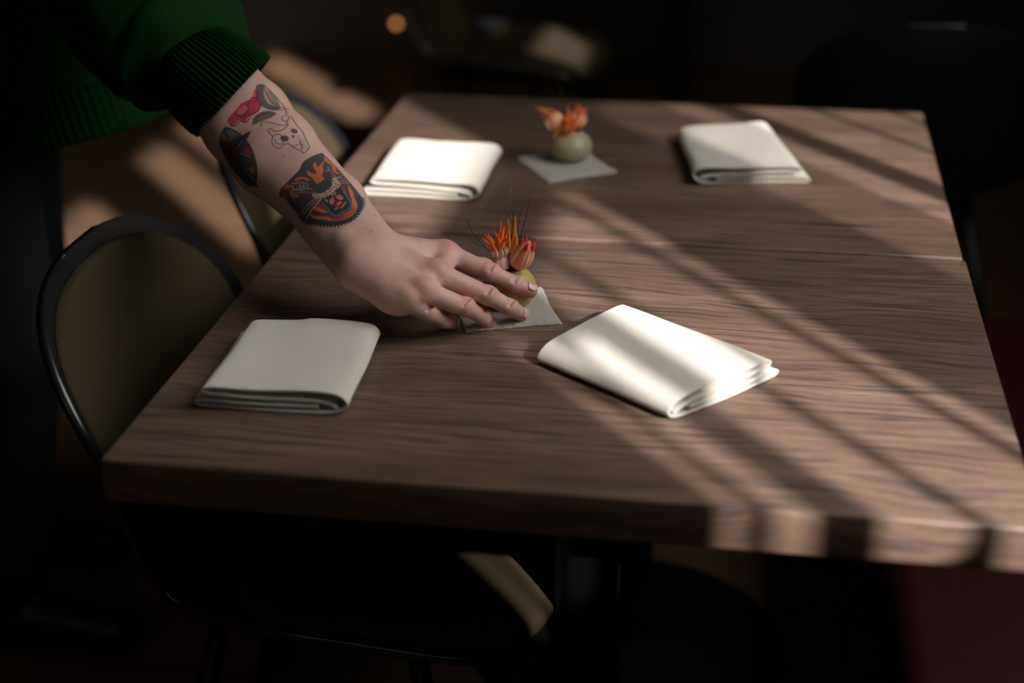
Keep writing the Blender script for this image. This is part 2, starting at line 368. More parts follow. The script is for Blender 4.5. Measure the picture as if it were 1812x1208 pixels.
# ------------------------------------------------------------------ napkins
NAP = np.array([(.114, .0064), (.075, .0069), (.040, .0071), (.016, .0071), (.006, .0066), (.0015, .0044), (.006, .0018), (.020, .0014), (.06, .0013), (.10, .0013),
                (.122, .0018), (.134, .0045), (.1395, .0100), (.137, .0155), (.129, .0190), (.110, .0203), (.07, .0208), (.035, .0212), (.022, .0211), (.0145, .0196), (.0125, .0173), (.016, .0152), (.028, .0143), (.06, .0132), (.095, .0120), (.115, .0108), (.126, .0086), (.131, .0060)])
def napkin(label, corners, seed, sag=0.0, flare=0.0, hs=1.0):
    """corners: world xy of fold-end front, big-fold front, big-fold back, fold-end back"""
    C4 = [np.array(c[:2]) for c in corners]
    path = catmull(NAP, 5); path[:, 1] *= hs; path[:, 0] /= .1395
    T = np.gradient(path*np.array([.14, 1]), axis=0); T /= np.linalg.norm(T, axis=1)[:, None]; N = np.stack([-T[:, 1], T[:, 0]], 1)
    n = len(path); nv = 26; r = np.random.default_rng(seed); ph = r.uniform(0, 6, 8)
    hw = .00118
    V, F, UV = [], [], []
    arc = np.concatenate([[0], np.cumsum(np.linalg.norm(np.diff(path*np.array([.14, 1]), axis=0), axis=1))])
    for lo, hi in ((-hw, -.00008), (.00008, hw)):
        prof = []; pu = []
        for i in range(n): prof.append((path[i, 0]+N[i, 0]*lo/.14, path[i, 1]+N[i, 1]*lo)); pu.append(arc[i])
        a = np.array(prof[-1]); b = np.array((path[-1, 0]+N[-1, 0]*hi/.14, path[-1, 1]+N[-1, 1]*hi)); m_ = (a+b)/2+T[-1]*np.array([1/.14, 1])*(hi-lo)*.4
        prof.append(tuple(m_)); pu.append(arc[-1])
        for i in range(n-1, -1, -1): prof.append((path[i, 0]+N[i, 0]*hi/.14, path[i, 1]+N[i, 1]*hi)); pu.append(arc[i]+.0007)
        a = np.array(prof[-1]); b = np.array(prof[0]); m_ = (a+b)/2-T[0]*np.array([1/.14, 1])*(hi-lo)*.4; prof.append(tuple(m_)); pu.append(0)
        prof = np.array(prof); cen = prof.mean(0); m = len(prof); base = len(V)
        # middle line, to round the two cut ends
        mid = np.vstack([path+N*np.array([1/.14, 1])*(lo+hi)/2, path[-1:], (path+N*np.array([1/.14, 1])*(lo+hi)/2)[::-1], path[:1]])
        vs = np.concatenate([[0, .0012, .005], np.linspace(.02, .98, nv-6), [.995, .9988, 1]])
        for k, v in enumerate(vs):
            pr = prof if 0 < k < len(vs)-1 else prof*.45+mid*.55
            for j, (s, z) in enumerate(pr):
                zz = z
                hfrac = np.clip(z/.021, 0, 1)
                zz += hfrac*(.0011*math.sin(2.6*v+ph[0]+2*s)+.0007*math.sin(7*v+ph[1]+3*s)+.0006*math.sin(9*s+ph[2]+2*v))
                zz -= hfrac*sag*(math.exp(-((s-.5)/.35)**2)*math.exp(-((v-.5)/.5)**2))*.004
                zz += hfrac*flare*max(0, v-.6)**2*.02*(1 if s > .5 else .3)
                zz -= hfrac*.0015*math.exp(-((1-v)/.10)**2)
                ss = s+.010*math.sin(2.2*v+ph[3])*(hfrac-.3)+.004*math.sin(8*v+ph[4]+hfrac*3)
                vv = v+.008*math.sin(5*s+ph[5]+hfrac*2)+.022*(hfrac-.5)*math.sin(2*s+ph[6])
                q = (C4[0]*(1-ss)+C4[1]*ss)*(1-vv)+(C4[3]*(1-ss)+C4[2]*ss)*vv
                V.append((q[0], q[1], TZ+.0008+max(zz, .0006))); UV.append((pu[j], v*.16))
        K = len(vs)
        for k in range(K-1):
            for j in range(m):
                a = base+k*m+j; b = base+k*m+(j+1) % m; F.append((a, b, b+m, a+m))
        n2 = len(prof)
        for k, flip in ((0, 1), (K-1, 0)):
            o_ = base+k*m
            for i in range(n-1):
                f = (o_+i, o_+i+1, o_+(2*n-i-1), o_+(2*n-i)); F.append(f if flip else f[::-1])
    V = np.array(V); c = V.mean(0); c[2] = TZ
    if 'far' in label: V[:, 2] += FZ
    o = mesh('folded_napkin', V-c, F, M['cloth'], None, True, UV); o.location = c
    tag(o, label, 'napkin', 'folded napkins on the two tables')
    sb = o.modifiers.new('s', 'SUBSURF'); sb.levels = 1; sb.render_levels = 1
    return o
napkin('folded napkin at the left front of the near table, in shade', [at(341, 722, TZ), at(615, 737, TZ), at(671, 600, .758), at(424, 565, .770)], 1, .6, .9, 1.05)
napkin('folded napkin lying askew at the right of the near table, striped by sun', [at(1379, 664, TZ), at(1185, 752, TZ), at(953, 640, .757), at(1117, 540, .767)], 5, .2, .2, 1.08)
napkin('folded napkin at the left of the far table, above the wrist', [at(640, 350, TZ), at(848, 361, TZ), at(886, 277, .758), at(688, 254, .770)], 9, .3, .6, 1.1)
napkin('folded napkin at the right of the far table, beside the bright sun streak', [at(1436, 329, TZ), at(1228, 332, TZ), at(1199, 240, .762), at(1368, 226, .768)], 13, .2, .1, 1.1)

# ------------------------------------------------------------------ coasters
def coaster(label, corners, seed):
    C4 = [np.array(c[:2]) for c in corners]; n = 44; r = np.random.default_rng(seed); ph = r.uniform(0, 6, 12)
    root = empty('fabric_coaster', (*(sum(C4)/4), TZ)); tag(root, label, 'coaster', 'linen coasters under the vases')
    c0 = sum(C4)/4
    def pt(s, v, h):
        e = .006*math.sin(7*s+ph[0])*(abs(v-.5)*2)**4*(1 if v > .5 else -1)+.0
        ss = s+.010*math.sin(6*v+ph[1])*(abs(s-.5)*2)**3; vv = v+.010*math.sin(5*s+ph[2])*(abs(v-.5)*2)**3+e*.3
        q = (C4[0]*(1-ss)+C4[1]*ss)*(1-vv)+(C4[3]*(1-ss)+C4[2]*ss)*vv-c0
        return (q[0], q[1], h)
    def hgt(s, v):
        d = min(s, 1-s, v, 1-v); edge = min(1, d/.02)**.5
        g = -.0017*math.exp(-((d-.055)/.010)**2)
        pk = .0009*math.sin(60*s+ph[3]+3*math.sin(5*v))*math.exp(-((d-.03)/.03)**2)+.0005*math.sin(9*s+ph[4])*math.sin(8*v+ph[5])
        return .0006+edge*.0034+g+pk
    L = [i/(n-1) for i in range(n)]; V = [pt(s, v, hgt(s, v)) for v in L for s in L]; UV = [(s*.1, v*.1) for v in L for s in L]
    F = [(j*n+i, j*n+i+1, (j+1)*n+i+1, (j+1)*n+i) for j in range(n-1) for i in range(n-1)]
    b0 = len(V); edge = [(s, 0) for s in L[:-1]]+[(1, v) for v in L[:-1]]+[(s, 1) for s in L[:0:-1]]+[(0, v) for v in L[:0:-1]]
    ei = [i for i in range(n-1)]+[j*n+n-1 for j in range(n-1)]+[(n-1)*n+i for i in range(n-1, 0, -1)]+[j*n for j in range(n-1, 0, -1)]
    for s, v in edge: V.append(pt(s, v, .0002)); UV.append((s*.1, v*.1+.003))
    m = len(edge)
    for k in range(m): F.append((ei[(k+1) % m], ei[k], b0+k, b0+(k+1) % m))
    F.append(tuple(b0+k for k in range(m-1, -1, -1)))
    mesh('pad', V, F, M['linen'], root, True, UV)
    # running stitches along the hem
    bm = bmesh.new(); N_ = 30
    for side in range(4):
        for k in range(N_):
            a, b = .06+.88*k/N_, .06+.88*(k+.62)/N_
            f = {0: lambda t: (t, .055), 1: lambda t: (.945, t), 2: lambda t: (t, .945), 3: lambda t: (.055, t)}[side]
            p, q = Vector(pt(*f(a), hgt(*f(a))+.0004)), Vector(pt(*f(b), hgt(*f(b))+.0004)); d = (q-p); sd = d.cross(Vector((0, 0, 1))).normalized()*.0004
            vs = [bm.verts.new(x) for x in (p-sd, p+sd, (p+q)/2+sd*1.2+Vector((0, 0, .0004)), q+sd, q-sd, (p+q)/2-sd*1.2+Vector((0, 0, .0004)))]
            bm.faces.new((vs[0], vs[1], vs[2], vs[5])); bm.faces.new((vs[5], vs[2], vs[3], vs[4]))
    bm_obj('stitching', bm, M['thread'], root)
    return root
coaster('linen coaster under the near vase, touched by the fingers', [at(822, 588, TZ), at(994, 574, TZ), at(958, 511, TZ), at(800, 528, TZ)], 2)
cf = coaster('linen coaster under the far vase', [at(970, 328, TZ), at(1092, 308, TZ), at(1028, 270, TZ), at(912, 285, TZ)], 4); cf.location.z += FZ

# ------------------------------------------------------------------ vases and dried flowers
def at_y(x, y, Y):
    d = _F + _R*(x-906)/F_PX - _U*(y-604)/F_PX; return CAM_POS + d*(Y-CAM_POS[1])/d[1]
def vase(label, c, mat, s, H):
    pr = [(.0005, 0), (.013, 0), (.0150, .0006), (.0205, .005), (.0252, .011), (.0272, .018), (.0268, .025), (.0240, .031), (.0195, .0358), (.0155, .0385), (.0142, .0400), (.0138, .0412), (.0128, .0414), (.0120, .0400), (.0124, .037), (.020, .030), (.0235, .022), (.0225, .012), (.014, .004), (.0005, .0035)]
    P = catmull([(r*s, z/.0414*H) for r, z in pr], 3)
    P[:, 0] = np.maximum(P[:, 0], .0004); o = lathe('bud_vase', P, mat, None, 64); o.location = c; return tag(o, label, 'vase')
VA = np.array([.2875, .3650, TZ+.0036]); q = at(1010, 291, TZ); VB = np.array([q[0], q[1], TZ+.0036+FZ])
vase('squat olive bud vase held by the hand, on the near coaster', VA, M['glaze_a'], 1.0, .0425)
vase('squat sage bud vase standing alone on the far coaster', VB, M['glaze_b'], 1.0, .0395)

def strip(p0, p1, width, bend=(0, 0, 0), flat=.35, m=8, n=9, prof=None):
    """tapering petal from p0 to p1: rings"""
    p0, p1, bend = map(np.array, (p0, p1, bend)); t = np.linspace(0, 1, n)[:, None]
    path = p0*(1-t)+p1*t+bend*4*t*(1-t); r = [width*(prof(float(k)) if prof else math.sin(math.pi*min(1, .12+.86*float(k)))**.7) for k in t[:, 0]]
    r[-1] = width*.06
    return tube(path, r, m, (.1, 1, .05), lambda i, th, rr: rr*math.sqrt(math.cos(th)**2+(flat*math.sin(th))**2))
def join_rings(name, Ls, mat, parent):
    V, F, U = [], [], []
    for R in Ls:
        v, f = ring_mesh(R, True, True); b = len(V); V += list(v); F += [tuple(i+b for i in x) for x in f]
        n, m, _ = R.shape; U += [(j/m, i/(n-1)) for i in range(n) for j in range(m)]
    return mesh(name, V, F, mat, parent, True, U)
def stem(root, pts, r=.0008): 
    L = np.array(root.location); return tube_obj('stem', catmull([np.array(p)-L for p in pts], 5), r, M['stem'], root, 6)
def egg(name, a, b, r, mat, root, lobes=0, la=.08, m=24, n=18, blunt=.5, tip=0):
    a, b = np.array(a)-np.array(root.location), np.array(b)-np.array(root.location); path = a+(b-a)*np.linspace(0, 1, n)[:, None]
    rad = [r*(math.sin(math.pi*min(max(k/(n-1), .004), .996)**blunt))**.62 for k in range(n)]
    R = tube(path, rad, m, (.1, 1, .05), lambda i, th, rr: rr*(1+la*math.cos(lobes*th)))
    return join_rings(name, [R], mat, root)
def spiky_flower(label, base, bulb_c, tips, seed, mouth, wid=.0022, cat='flower', mat='orange', bulb_r=.0085, group=None, bulb=True):
    root = empty('dried_flower', bulb_c); tag(root, label, cat, group); L = np.array(bulb_c)
    ax = np.array(base)-L; r = np.random.default_rng(seed)
    dirn = np.mean([np.array(t)-L for t in tips], axis=0); dirn /= np.linalg.norm(dirn)
    if bulb:
        egg('bulb', L-dirn*.011, L+dirn*.010, bulb_r, M['bulb'], root, 7, .07, 28)
        br = []
        for k in range(9):
            a = 2*math.pi*k/9; u_ = np.cross(dirn, [0, 1, .2]); u_ /= np.linalg.norm(u_); v_ = np.cross(dirn, u_)
            o_ = u_*math.cos(a)+v_*math.sin(a)
            br.append(strip(dirn*.004+o_*bulb_r*.75, dirn*.0125+o_*bulb_r*(.55+r.uniform(0, .5)), .0021, o_*.0012, .3))
        join_rings('bract', br, M['bulb'], root)
    fl = []
    for t in tips:
        d = np.array(t)-L; st = dirn*.004+d*.08+r.normal(0, .0007, 3)
        fl.append(strip(st, d, wid*r.uniform(.8, 1.25), r.normal(0, .0012, 3), .45, 8, 9, lambda k: (.55+.45*math.sin(math.pi*min(1, k*1.05)))*(1-k**5)))
    for f in fl: join_rings('floret', [f], M[mat], root)
    stem(root, [L-dirn*.009, (L-dirn*.012+np.array(mouth))/2, mouth, np.array(mouth)-np.array([0, 0, .02])], .0011); return root
def seed_pod(label, a, b, r, mouth, group=None, mats=('pod', 'podtip', 'rib')):
    c = (np.array(a)+np.array(b))/2; root = empty('seed_pod', c); tag(root, label, 'seed pod', group)
    egg('husk', a, b, r, M[mats[0]], root, 5, .055, 36, 20, .72)
    d = (np.array(b)-np.array(a)); ln = np.linalg.norm(d); d /= ln; u_ = np.cross(d, [.1, 1, 0]); u_ /= np.linalg.norm(u_); v_ = np.cross(d, u_); top = np.array(b)-c; tl = []
    for k in range(5):
        th = 2*math.pi*(k+.3)/5; o_ = u_*math.cos(th)+v_*math.sin(th)
        tl.append(strip(top-d*ln*.20+o_*r*.66, top+d*ln*.07+o_*r*(.62+.25*math.sin(k*2.2)), r*.22, o_*r*.05, .4, 8, 9, lambda q: (1-q)**.7+.02))
    join_rings('pointed_tip', tl, M[mats[1]], root)
    ribs = []
    for k in range(5):
        th = 2*math.pi*(k+.8)/5; pts = []
        for q in np.linspace(.10, .84, 12):
            rr = r*(math.sin(math.pi*q**.72))**.62*1.02; o_ = u_*math.cos(th)+v_*math.sin(th); pts.append(np.array(a)-c+d*ln*q+o_*rr)
        ribs.append(tube(np.array(pts), [r*.11*math.sin(math.pi*(.08+.84*i/11)) for i in range(12)], 6))
    join_rings('seam_rib', ribs, M[mats[2]], root)
    stem(root, [np.array(a)+d*.001, np.array(mouth)+[0, 0, .001], np.array(mouth)-[0, 0, .02]], .0010); return root
def leaf(label, base, tips, wid, mat, name='dried_leaf', cat='leaf', group=None):
    root = empty(name, base); tag(root, label, cat, group); L = np.array(base); Rr = []
    for (a, b, bd) in tips: Rr.append(strip(np.array(a)-L, np.array(b)-L, wid, bd, .3, 8, 10))
    if len(Rr) == 1: join_rings('blade', Rr, M[mat], root)
    else:
        for q_ in Rr: join_rings('blade', [q_], M[mat], root)
    return root
def sprig(label, pts, r, group, seed):
    pts = [np.array(p) for p in pts]; root = empty('grass_sprig', pts[-1]); tag(root, label, 'dried grass', group); L = pts[-1]; g = np.random.default_rng(seed)
    path = catmull([p-L for p in pts], 8); n = len(path)
    tube_obj('stalk', path, np.linspace(r*.45, r, n), M['grass'], root, 6)
    tw = []
    for i in range(2, int(n*.7), 2):
        d = path[i-1]-path[i]; d /= np.linalg.norm(d); s_ = g.choice([-1, 1]); side = np.array([s_*.35, g.uniform(-.3, .3), .1]); e = path[i]+(d+side*.7)*g.uniform(.0025, .005)
        tw.append(tube(np.array([path[i], (path[i]+e)/2+d*.0004, e]), [r*.7, r*.6, r*.2], 5))
    join_rings('bristle', tw, M['grass'], root); return root
ma = VA+[0, 0, .040]; YA = VA[1]
A = lambda x, y, dy=0: at_y(x, y, YA+dy)
spiky_flower('orange spiky dried flower with a pink bulb, in the near vase', ma, A(885, 459, -.012), [A(*p) for p in [(852, 418, -.010), (857, 415, -.02), (862, 412, -.006), (866, 420, -.022), (875, 407, -.012), (880, 413, -.02), (887, 388, -.008), (890, 399, -.016), (894, 400, -.004), (898, 410, -.012), (871, 424, .0), (883, 405, .0), (900, 420, -.018), (896, 415, .004)]], 3, ma+[-.003, -.003, 0], .0021)
seed_pod('large peach seed pod with red tips, in the near vase', A(914, 474, -.008), A(937, 426, -.014), .0108, ma+[.003, -.002, 0])
leaf('narrow ochre leaves standing upright in the near vase', ma+[0, 0, -.006], [(A(904, 452), A(899, 386, .004), (-.0015, 0, 0)), (A(905, 455), A(911, 381, .006), (.001, 0, 0)), (A(907, 452), A(914, 415, .002), (.001, 0, 0)), (A(900, 450), A(901, 394, -.004), (-.001, 0, 0))], .0024, 'ochre')
gA = 'grass sprigs in the near vase'
for i, (lb, P_) in enumerate([('leftmost dark grass sprig in the near vase, curving out over the hand', [(826, 386), (836, 410), (852, 430), (872, 448)]), ('low grass sprig sticking out left of the near vase', [(829, 422), (846, 433), (862, 440), (876, 452)]),
        ('tallest grass sprig in the near vase', [(903, 333), (903, 352), (908, 375), (907, 400), (904, 450)]), ('grass sprig just left of the tallest one, near vase', [(895, 349), (896, 370), (899, 392), (900, 450)]),
        ('rightmost grass sprig in the near vase, leaning right', [(938, 349), (932, 378), (926, 402), (914, 440), (908, 462)]), ('short grass sprig between the tallest and the rightmost, near vase', [(922, 370), (919, 390), (913, 415), (908, 450)])]):
    sprig(lb, [A(x, y, .006+.004*math.sin(i*2)) for x, y in P_[:-1]]+[A(*P_[-1], .004)*.5+(ma-[0, 0, .004])*.5, ma-[0, 0, .012]], .0005, gA, i)
mb = VB+[0, 0, .037]; YB = VB[1]
B = lambda x, y, dy=0: at_y(x, y, YB+dy)
spiky_flower('orange spiky dried flower in the middle of the far vase', mb, B(1004, 228, -.006), [B(*p) for p in [(980, 240, -.012), (983, 226, -.010), (990, 218, -.012), (996, 208, -.014), (1002, 203, -.01), (1008, 200, -.012), (1014, 203, -.01), (1020, 210, -.012), (1024, 222, -.010), (1022, 236, -.012), (1000, 215, -.018), (1010, 214, -.018), (1004, 226, -.022), (993, 230, -.02), (1013, 228, -.02), (1006, 190, .002), (999, 240, -.018), (1010, 240, -.018)]], 6, mb, .0032, mat='rust', bulb_r=.008)
seed_pod('peach seed pod leaning left out of the far vase', B(988, 226, -.004), B(968, 198, -.004), .0118, mb+[-.003, 0, 0])
seed_pod('peach seed pod leaning right out of the far vase', B(1016, 226, .004), B(1030, 190, .004), .0112, mb+[.003, 0, 0])
leaf('ochre leaf reaching far left above the far vase', mb+[0, 0, -.006], [(B(992, 215), B(948, 190), (0, 0, .002))], .0034, 'ochre')
leaf('small ochre leaf hanging over the left rim of the far vase', mb+[0, 0, -.004], [(B(1000, 226, -.008), B(978, 246, -.014), (0, 0, .003))], .0042, 'ochre')
leaf('short upright ochre leaf at the back of the far vase', mb+[0, 0, -.005], [(B(1004, 232, .008), B(1005, 187, .008), (0, 0, 0))], .0034, 'ochre')
gB = 'grass sprigs in the far vase'
sprig('thin grass sprig rising straight from the far vase', [B(1012, 165, .004), B(1011, 190, .004), B(1008, 215, .004), mb, mb-[0, 0, .01]], .0004, gB, 21)
sprig('thin grass sprig leaning left from the far vase', [B(990, 150, .004), B(997, 180, .004), B(1003, 215, .004), mb, mb-[0, 0, .01]], .0004, gB, 22)

# ------------------------------------------------------------------ chairs
def sheet(P, t0, t1, edge=True):
    """closed slab between a grid offset by t0 and by t1 along its normals"""
    n, m, _ = P.shape; du = np.gradient(P, axis=1); dv = np.gradient(P, axis=0); N = np.cross(du, dv); L = np.linalg.norm(N, axis=2, keepdims=True); N = N/np.maximum(L, 1e-12)
    for i in (0, n-1): N[i] = N[1 if i == 0 else n-2].mean(0)/np.linalg.norm(N[1 if i == 0 else n-2].mean(0))
    A_, B_ = P+N*np.asarray(t0)[..., None] if np.ndim(t0) else P+N*t0, P+N*np.asarray(t1)[..., None] if np.ndim(t1) else P+N*t1
    V = np.vstack([A_.reshape(-1, 3), B_.reshape(-1, 3)]); F = []; o = n*m
    for i in range(n-1):
        for j in range(m-1):
            a = i*m+j; F.append((a, a+m, a+m+1, a+1)); F.append((o+a, o+a+1, o+a+m+1, o+a+m))
    for i in range(n-1):
        a = i*m; F.append((a, o+a, o+a+m, a+m)); a += m-1; F.append((a+m, o+a+m, o+a, a))
    for j in range(m-1):
        F.append((j+1, o+j+1, o+j, j)); a = (n-1)*m+j; F.append((a, o+a, o+a+1, a+1))
    return V, F
def chair_grid(k=1.0, v0=0.0, v1=1.0, nu=25, nv=46, rt=.17, rf=.09):
    prof = catmull([(.430, .425), (.415, .443), (.36, .455), (.24, .452), (.12, .446), (.035, .456), (-.012, .500), (-.036, .570), (-.060, .660), (-.080, .735), (-.094, .800)], 12)
    s = np.concatenate([[0], np.cumsum(np.linalg.norm(np.diff(prof, axis=0), axis=1))]); Lt = s[-1]
    wv = np.array([(0, .205), (.15, .225), (.33, .228), (.50, .200), (.62, .195), (.80, .215), (1, .215)])
    a, b = v0*Lt, v1*Lt; vs = a+(b-a)*(.5-.5*np.cos(np.linspace(0, math.pi, nv)))
    G = np.zeros((nv, nu, 3)); us = np.sin(np.linspace(-math.pi/2, math.pi/2, nu))
    for i, v in enumerate(vs):
        x = np.interp(v, s, prof[:, 0]); z = np.interp(v, s, prof[:, 1]); e = 1e-3
        tx, tz = np.interp(v+e, s, prof[:, 0])-np.interp(v-e, s, prof[:, 0]), np.interp(v+e, s, prof[:, 1])-np.interp(v-e, s, prof[:, 1]); l = math.hypot(tx, tz); nx, nz = tz/l, -tx/l
        hw_ = np.interp(v/Lt, wv[:, 0], wv[:, 1])*k
        for dist, r in ((b-v, rt), (v-a, rf)):
            if dist < r: hw_ *= max(.02, (1-(1-dist/r)**2.5))**(1/2.5)
        c = np.interp(v/Lt, [0, .15, .45, .6, .8, 1], [.012, .02, .05, .065, .06, .035])
        for j, u_ in enumerate(us):
            off = c*abs(u_*hw_/.215)**2.2
            G[i, j] = (x+nx*off*(1 if v/Lt > .35 else 1), u_*hw_, z+nz*off if v/Lt > .45 else z+abs(nz)*off)
    return G
def make_chair():
    root = empty('dining_chair'); G = chair_grid()
    V, F = sheet(G, 0, -.010); mesh('shell', V, F, M['black'], root)
    def pad(name, v0, v1, k, rt, rf):
        P = chair_grid(k, v0, v1, 25, 30, rt, rf); n, m, _ = P.shape
        d = np.minimum.outer(1-np.abs(np.linspace(-1, 1, n)), np.ones(m))*np.ones((n, m)); e = np.minimum(np.minimum(d, 1-np.abs(np.sin(np.linspace(-math.pi/2, math.pi/2, m)))[None, :])*6, 1)
        V, F = sheet(P, .002+.011*np.sqrt(np.clip(e, 0, 1)), -.001); o = mesh(name, V, F, M['tweed'], root); return o
    pad('seat_pad', .02, .46, .93, .07, .08); pad('back_pad', .475, .975, .93, .15, .05)
    for sx, sy in ((1, 1), (1, -1), (-1, 1), (-1, -1)):
        tube_obj('leg', [(.17+sx*.10, sy*.11, .438), (.17+sx*.15, sy*.16, .22), (.17+sx*.20, sy*.205, .004)], [.011, .011, .010], M['metal'], root, 12)
    boxes('seat_frame', [((.05, -.125, .425), (.29, -.10, .437)), ((.05, .10, .425), (.29, .125, .437)), ((.06, -.11, .425), (.08, .11, .437)), ((.26, -.11, .425), (.28, .11, .437))], M['metal'], root)
    return root
def copy_thing(src):
    r = src.copy(); COL.objects.link(r)
    for ch in list(src.children):
        c = ch.copy(); COL.objects.link(c); c.parent = r
        for g in list(ch.children): d = g.copy(); COL.objects.link(d); d.parent = c
    return r
ch0 = make_chair(); GC = 'upholstered shell chairs'
for i, (lb, x, y, rz) in enumerate([('olive padded black shell chair in the left foreground, pushed under the near table', -.075, .370, 0),
        ('olive padded black shell chair behind the forearm, at the left of the far table', -.085, .925, 0),
        ('olive padded black chair seen beyond the far end of the table, sun on its seat', -.27, 2.62, -.05),
        ('black chair seen from behind as a rounded silhouette at the upper right', .80, 1.62, math.pi/2+.06)]):
    c = ch0 if i == 0 else copy_thing(ch0)
    c.location = (x, y, 0); c.rotation_euler = (0, 0, rz); tag(c, lb, 'chair', GC)

# ------------------------------------------------------------------ banquette along the window wall
bq = empty('banquette', (1.05, .5, 0)); tag(bq, 'dark maroon banquette along the right side of the tables', 'bench')
rel(box('seat', (.70, -.9, .36), (1.30, 1.15, .45), M['maroon'], None, .025, 4), bq)
rel(box('plinth', (.76, -.88, 0), (1.34, 1.13, .36), M['wall_dark'], None, .005, 1), bq)
rel(box('backrest', (1.28, -.9, .40), (1.40, 1.15, .98), M['maroon'], None, .03, 4), bq)

# ------------------------------------------------------------------ small lamps far behind
glow = NT('warm_bulb'); glow.p(Base_Color=(1, .5, .2, 1), Emission_Color=(1, .42, .12, 1), Emission_Strength=1.6)
for k, (x, y) in enumerate([(700, 43), (816, 10)]):
    Pz = at_y(x, y, 4.34); r = empty('candle_lamp', (Pz[0], 4.40, Pz[2])); tag(r, 'tiny warm light glowing low on the dark back wall, ' + ('the brighter left one' if k == 0 else 'the fainter right one'), 'lamp')
    R_ = (.011, .006)[k]
    lathe('bulb', [(R_*math.sin(a)+.0002, R_*math.cos(a)) for a in np.linspace(math.pi, 0, 10)], glow.m, r, 16, (0, -.05, 0))
    lathe('holder', [(.006, -R_-.03), (.006, -R_+.001), (.002, -R_+.004)], M['metal'], r, 12, (0, -.05, 0))
    rel(box('bracket', (Pz[0]-.003, 4.345, Pz[2]-R_-.026), (Pz[0]+.003, 4.40, Pz[2]-R_-.020), M['metal']), r)
# ------------------------------------------------------------------ the person: one body, clothes over it
person = empty('person', (-.52, .80, 0))
tag(person, 'person in a green sweater reaching over the table, tattooed arm, hand around the near vase', 'person')
PO = np.array([-.52, .80, 0])
# joints measured at their heights above the floor
J = dict(
 ix=[at(790, 431, .826), at(869, 469, .8085), at(913, 491, .7955), at(940, 504, .7865)],
 md=[at(774, 466, .823), at(866, 510, .797), at(905, 533, .780), at(923, 545, .7675)],
 rg=[at(752, 497, .816), at(826, 531, .791), at(857, 550, .772), at(868, 562, .7605)],
 pk=[at(724, 514, .809), at(763, 542, .789), at(789, 556, .7745), at(801, 562, .7635)])
WR = at(650, 438, .836); E1 = at(572, 356, .862); E2 = at(465, 252, .905); E3 = at(414, 193, .930)
ax_ = (E2-WR); ax_ /= np.linalg.norm(ax_)
view = CAM_POS-(WR+E2)/2; view /= np.linalg.norm(view)
wd = np.cross(view, ax_); wd /= np.linalg.norm(wd)           # across the forearm
if wd[1] < 0: wd = -wd                                        # towards the thumb side
nd = np.cross(wd, ax_); nd /= np.linalg.norm(nd)
if np.dot(nd, view) < 0: nd = -nd                             # back of the forearm
def arm_at(x, y, dn=0.0):
    """point the photograph shows at x, y on the flat plane of the forearm, dn above it"""
    d = _F + _R*(x-906)/F_PX - _U*(y-604)/F_PX; O_ = (E1+E2)/2+nd*dn
    return CAM_POS + d*np.dot(O_-CAM_POS, nd)/np.dot(d, nd)
EL = arm_at(352, 125)
H_ = .00125
fl = Field((-.175, .20, .742), (.345, .60, 1.0), H_)
allp = []
def cap(D, a, b, ra, rb, k):
    """blend a round cone into field D"""
    lo = np.minimum(a, b)-max(ra, rb)-.014; hi = np.maximum(a, b)+max(ra, rb)+.014; q = fl.box(lo, hi)
    if q is None: return
    sl, X, Y, Z = q; D[sl] = smin(D[sl], cap_sd(X, Y, Z, a, b, ra, rb), k)
def carve(D, a, b, r, depth, k=.002):
    lo = np.minimum(a, b)-.008; hi = np.maximum(a, b)+.008; sl, X, Y, Z = fl.box(lo, hi)
    D[sl] = -smin(-D[sl], cap_sd(X, Y, Z, a, b, r, r)+0*depth, k)
body = fl.D
def L_(a, b, t): return a*(1-t)+b*t
mcp = [J[k][0] for k in ('ix', 'md', 'rg', 'pk')]
dirh = (mcp[1]+mcp[2])/2-WR; dirh /= np.linalg.norm(dirh)
acr = mcp[0]-mcp[3]; acr -= dirh*np.dot(acr, dirh); acr /= np.linalg.norm(acr)      # towards the thumb side of the hand
nh = np.cross(acr, dirh); nh /= np.linalg.norm(nh)
if np.dot(nh, view) < 0: nh = -nh                                                  # out of the back of the hand
car_ = [WR+acr*o_-nh*.013 for o_ in (.0145, .0050, -.0055, -.0150)]
# forearm
for (p, q, r0, r1, o0, o1) in ((WR, E1, .0215, .0228, .0120, .0130), (E1, E2, .0225, .0300, .0130, .0145), (E2, E3, .0300, .0325, .0145, .0140), (E3, EL, .0325, .0345, .0140, .0120)):
    w0_, n0_ = ((wd+acr)/np.linalg.norm(wd+acr), (nd+nh)/np.linalg.norm(nd+nh)) if p is WR else (wd, nd)
    for s_ in (-1, 1): cap(body, p+w0_*o0*s_-n0_*r0*.9, q+wd*o1*s_-nd*r1*.9, r0, r1, .012)
    cap(body, p-nd*r0*.95, q-nd*r1*.95, r0*1.04, r1*1.04, .012)
cap(body, L_(E1, WR, .1)-wd*.0125-nd*.021, car_[3]-nh*.008, .0220, .0165, .016)
cap(body, L_(E1, WR, .3)-nd*.020, L_(WR, mcp[2], .25)-nh*.014, .0215, .0180, .014)
cap(body, arm_at(584, 410, -.0185), arm_at(648, 474, -.020), .0175, .0175, .014)
ulna = WR-acr*.0165+ax_*.016-nd*.010
cap(body, ulna, ulna+ax_*.012, .0112, .009, .012)             # ulnar head
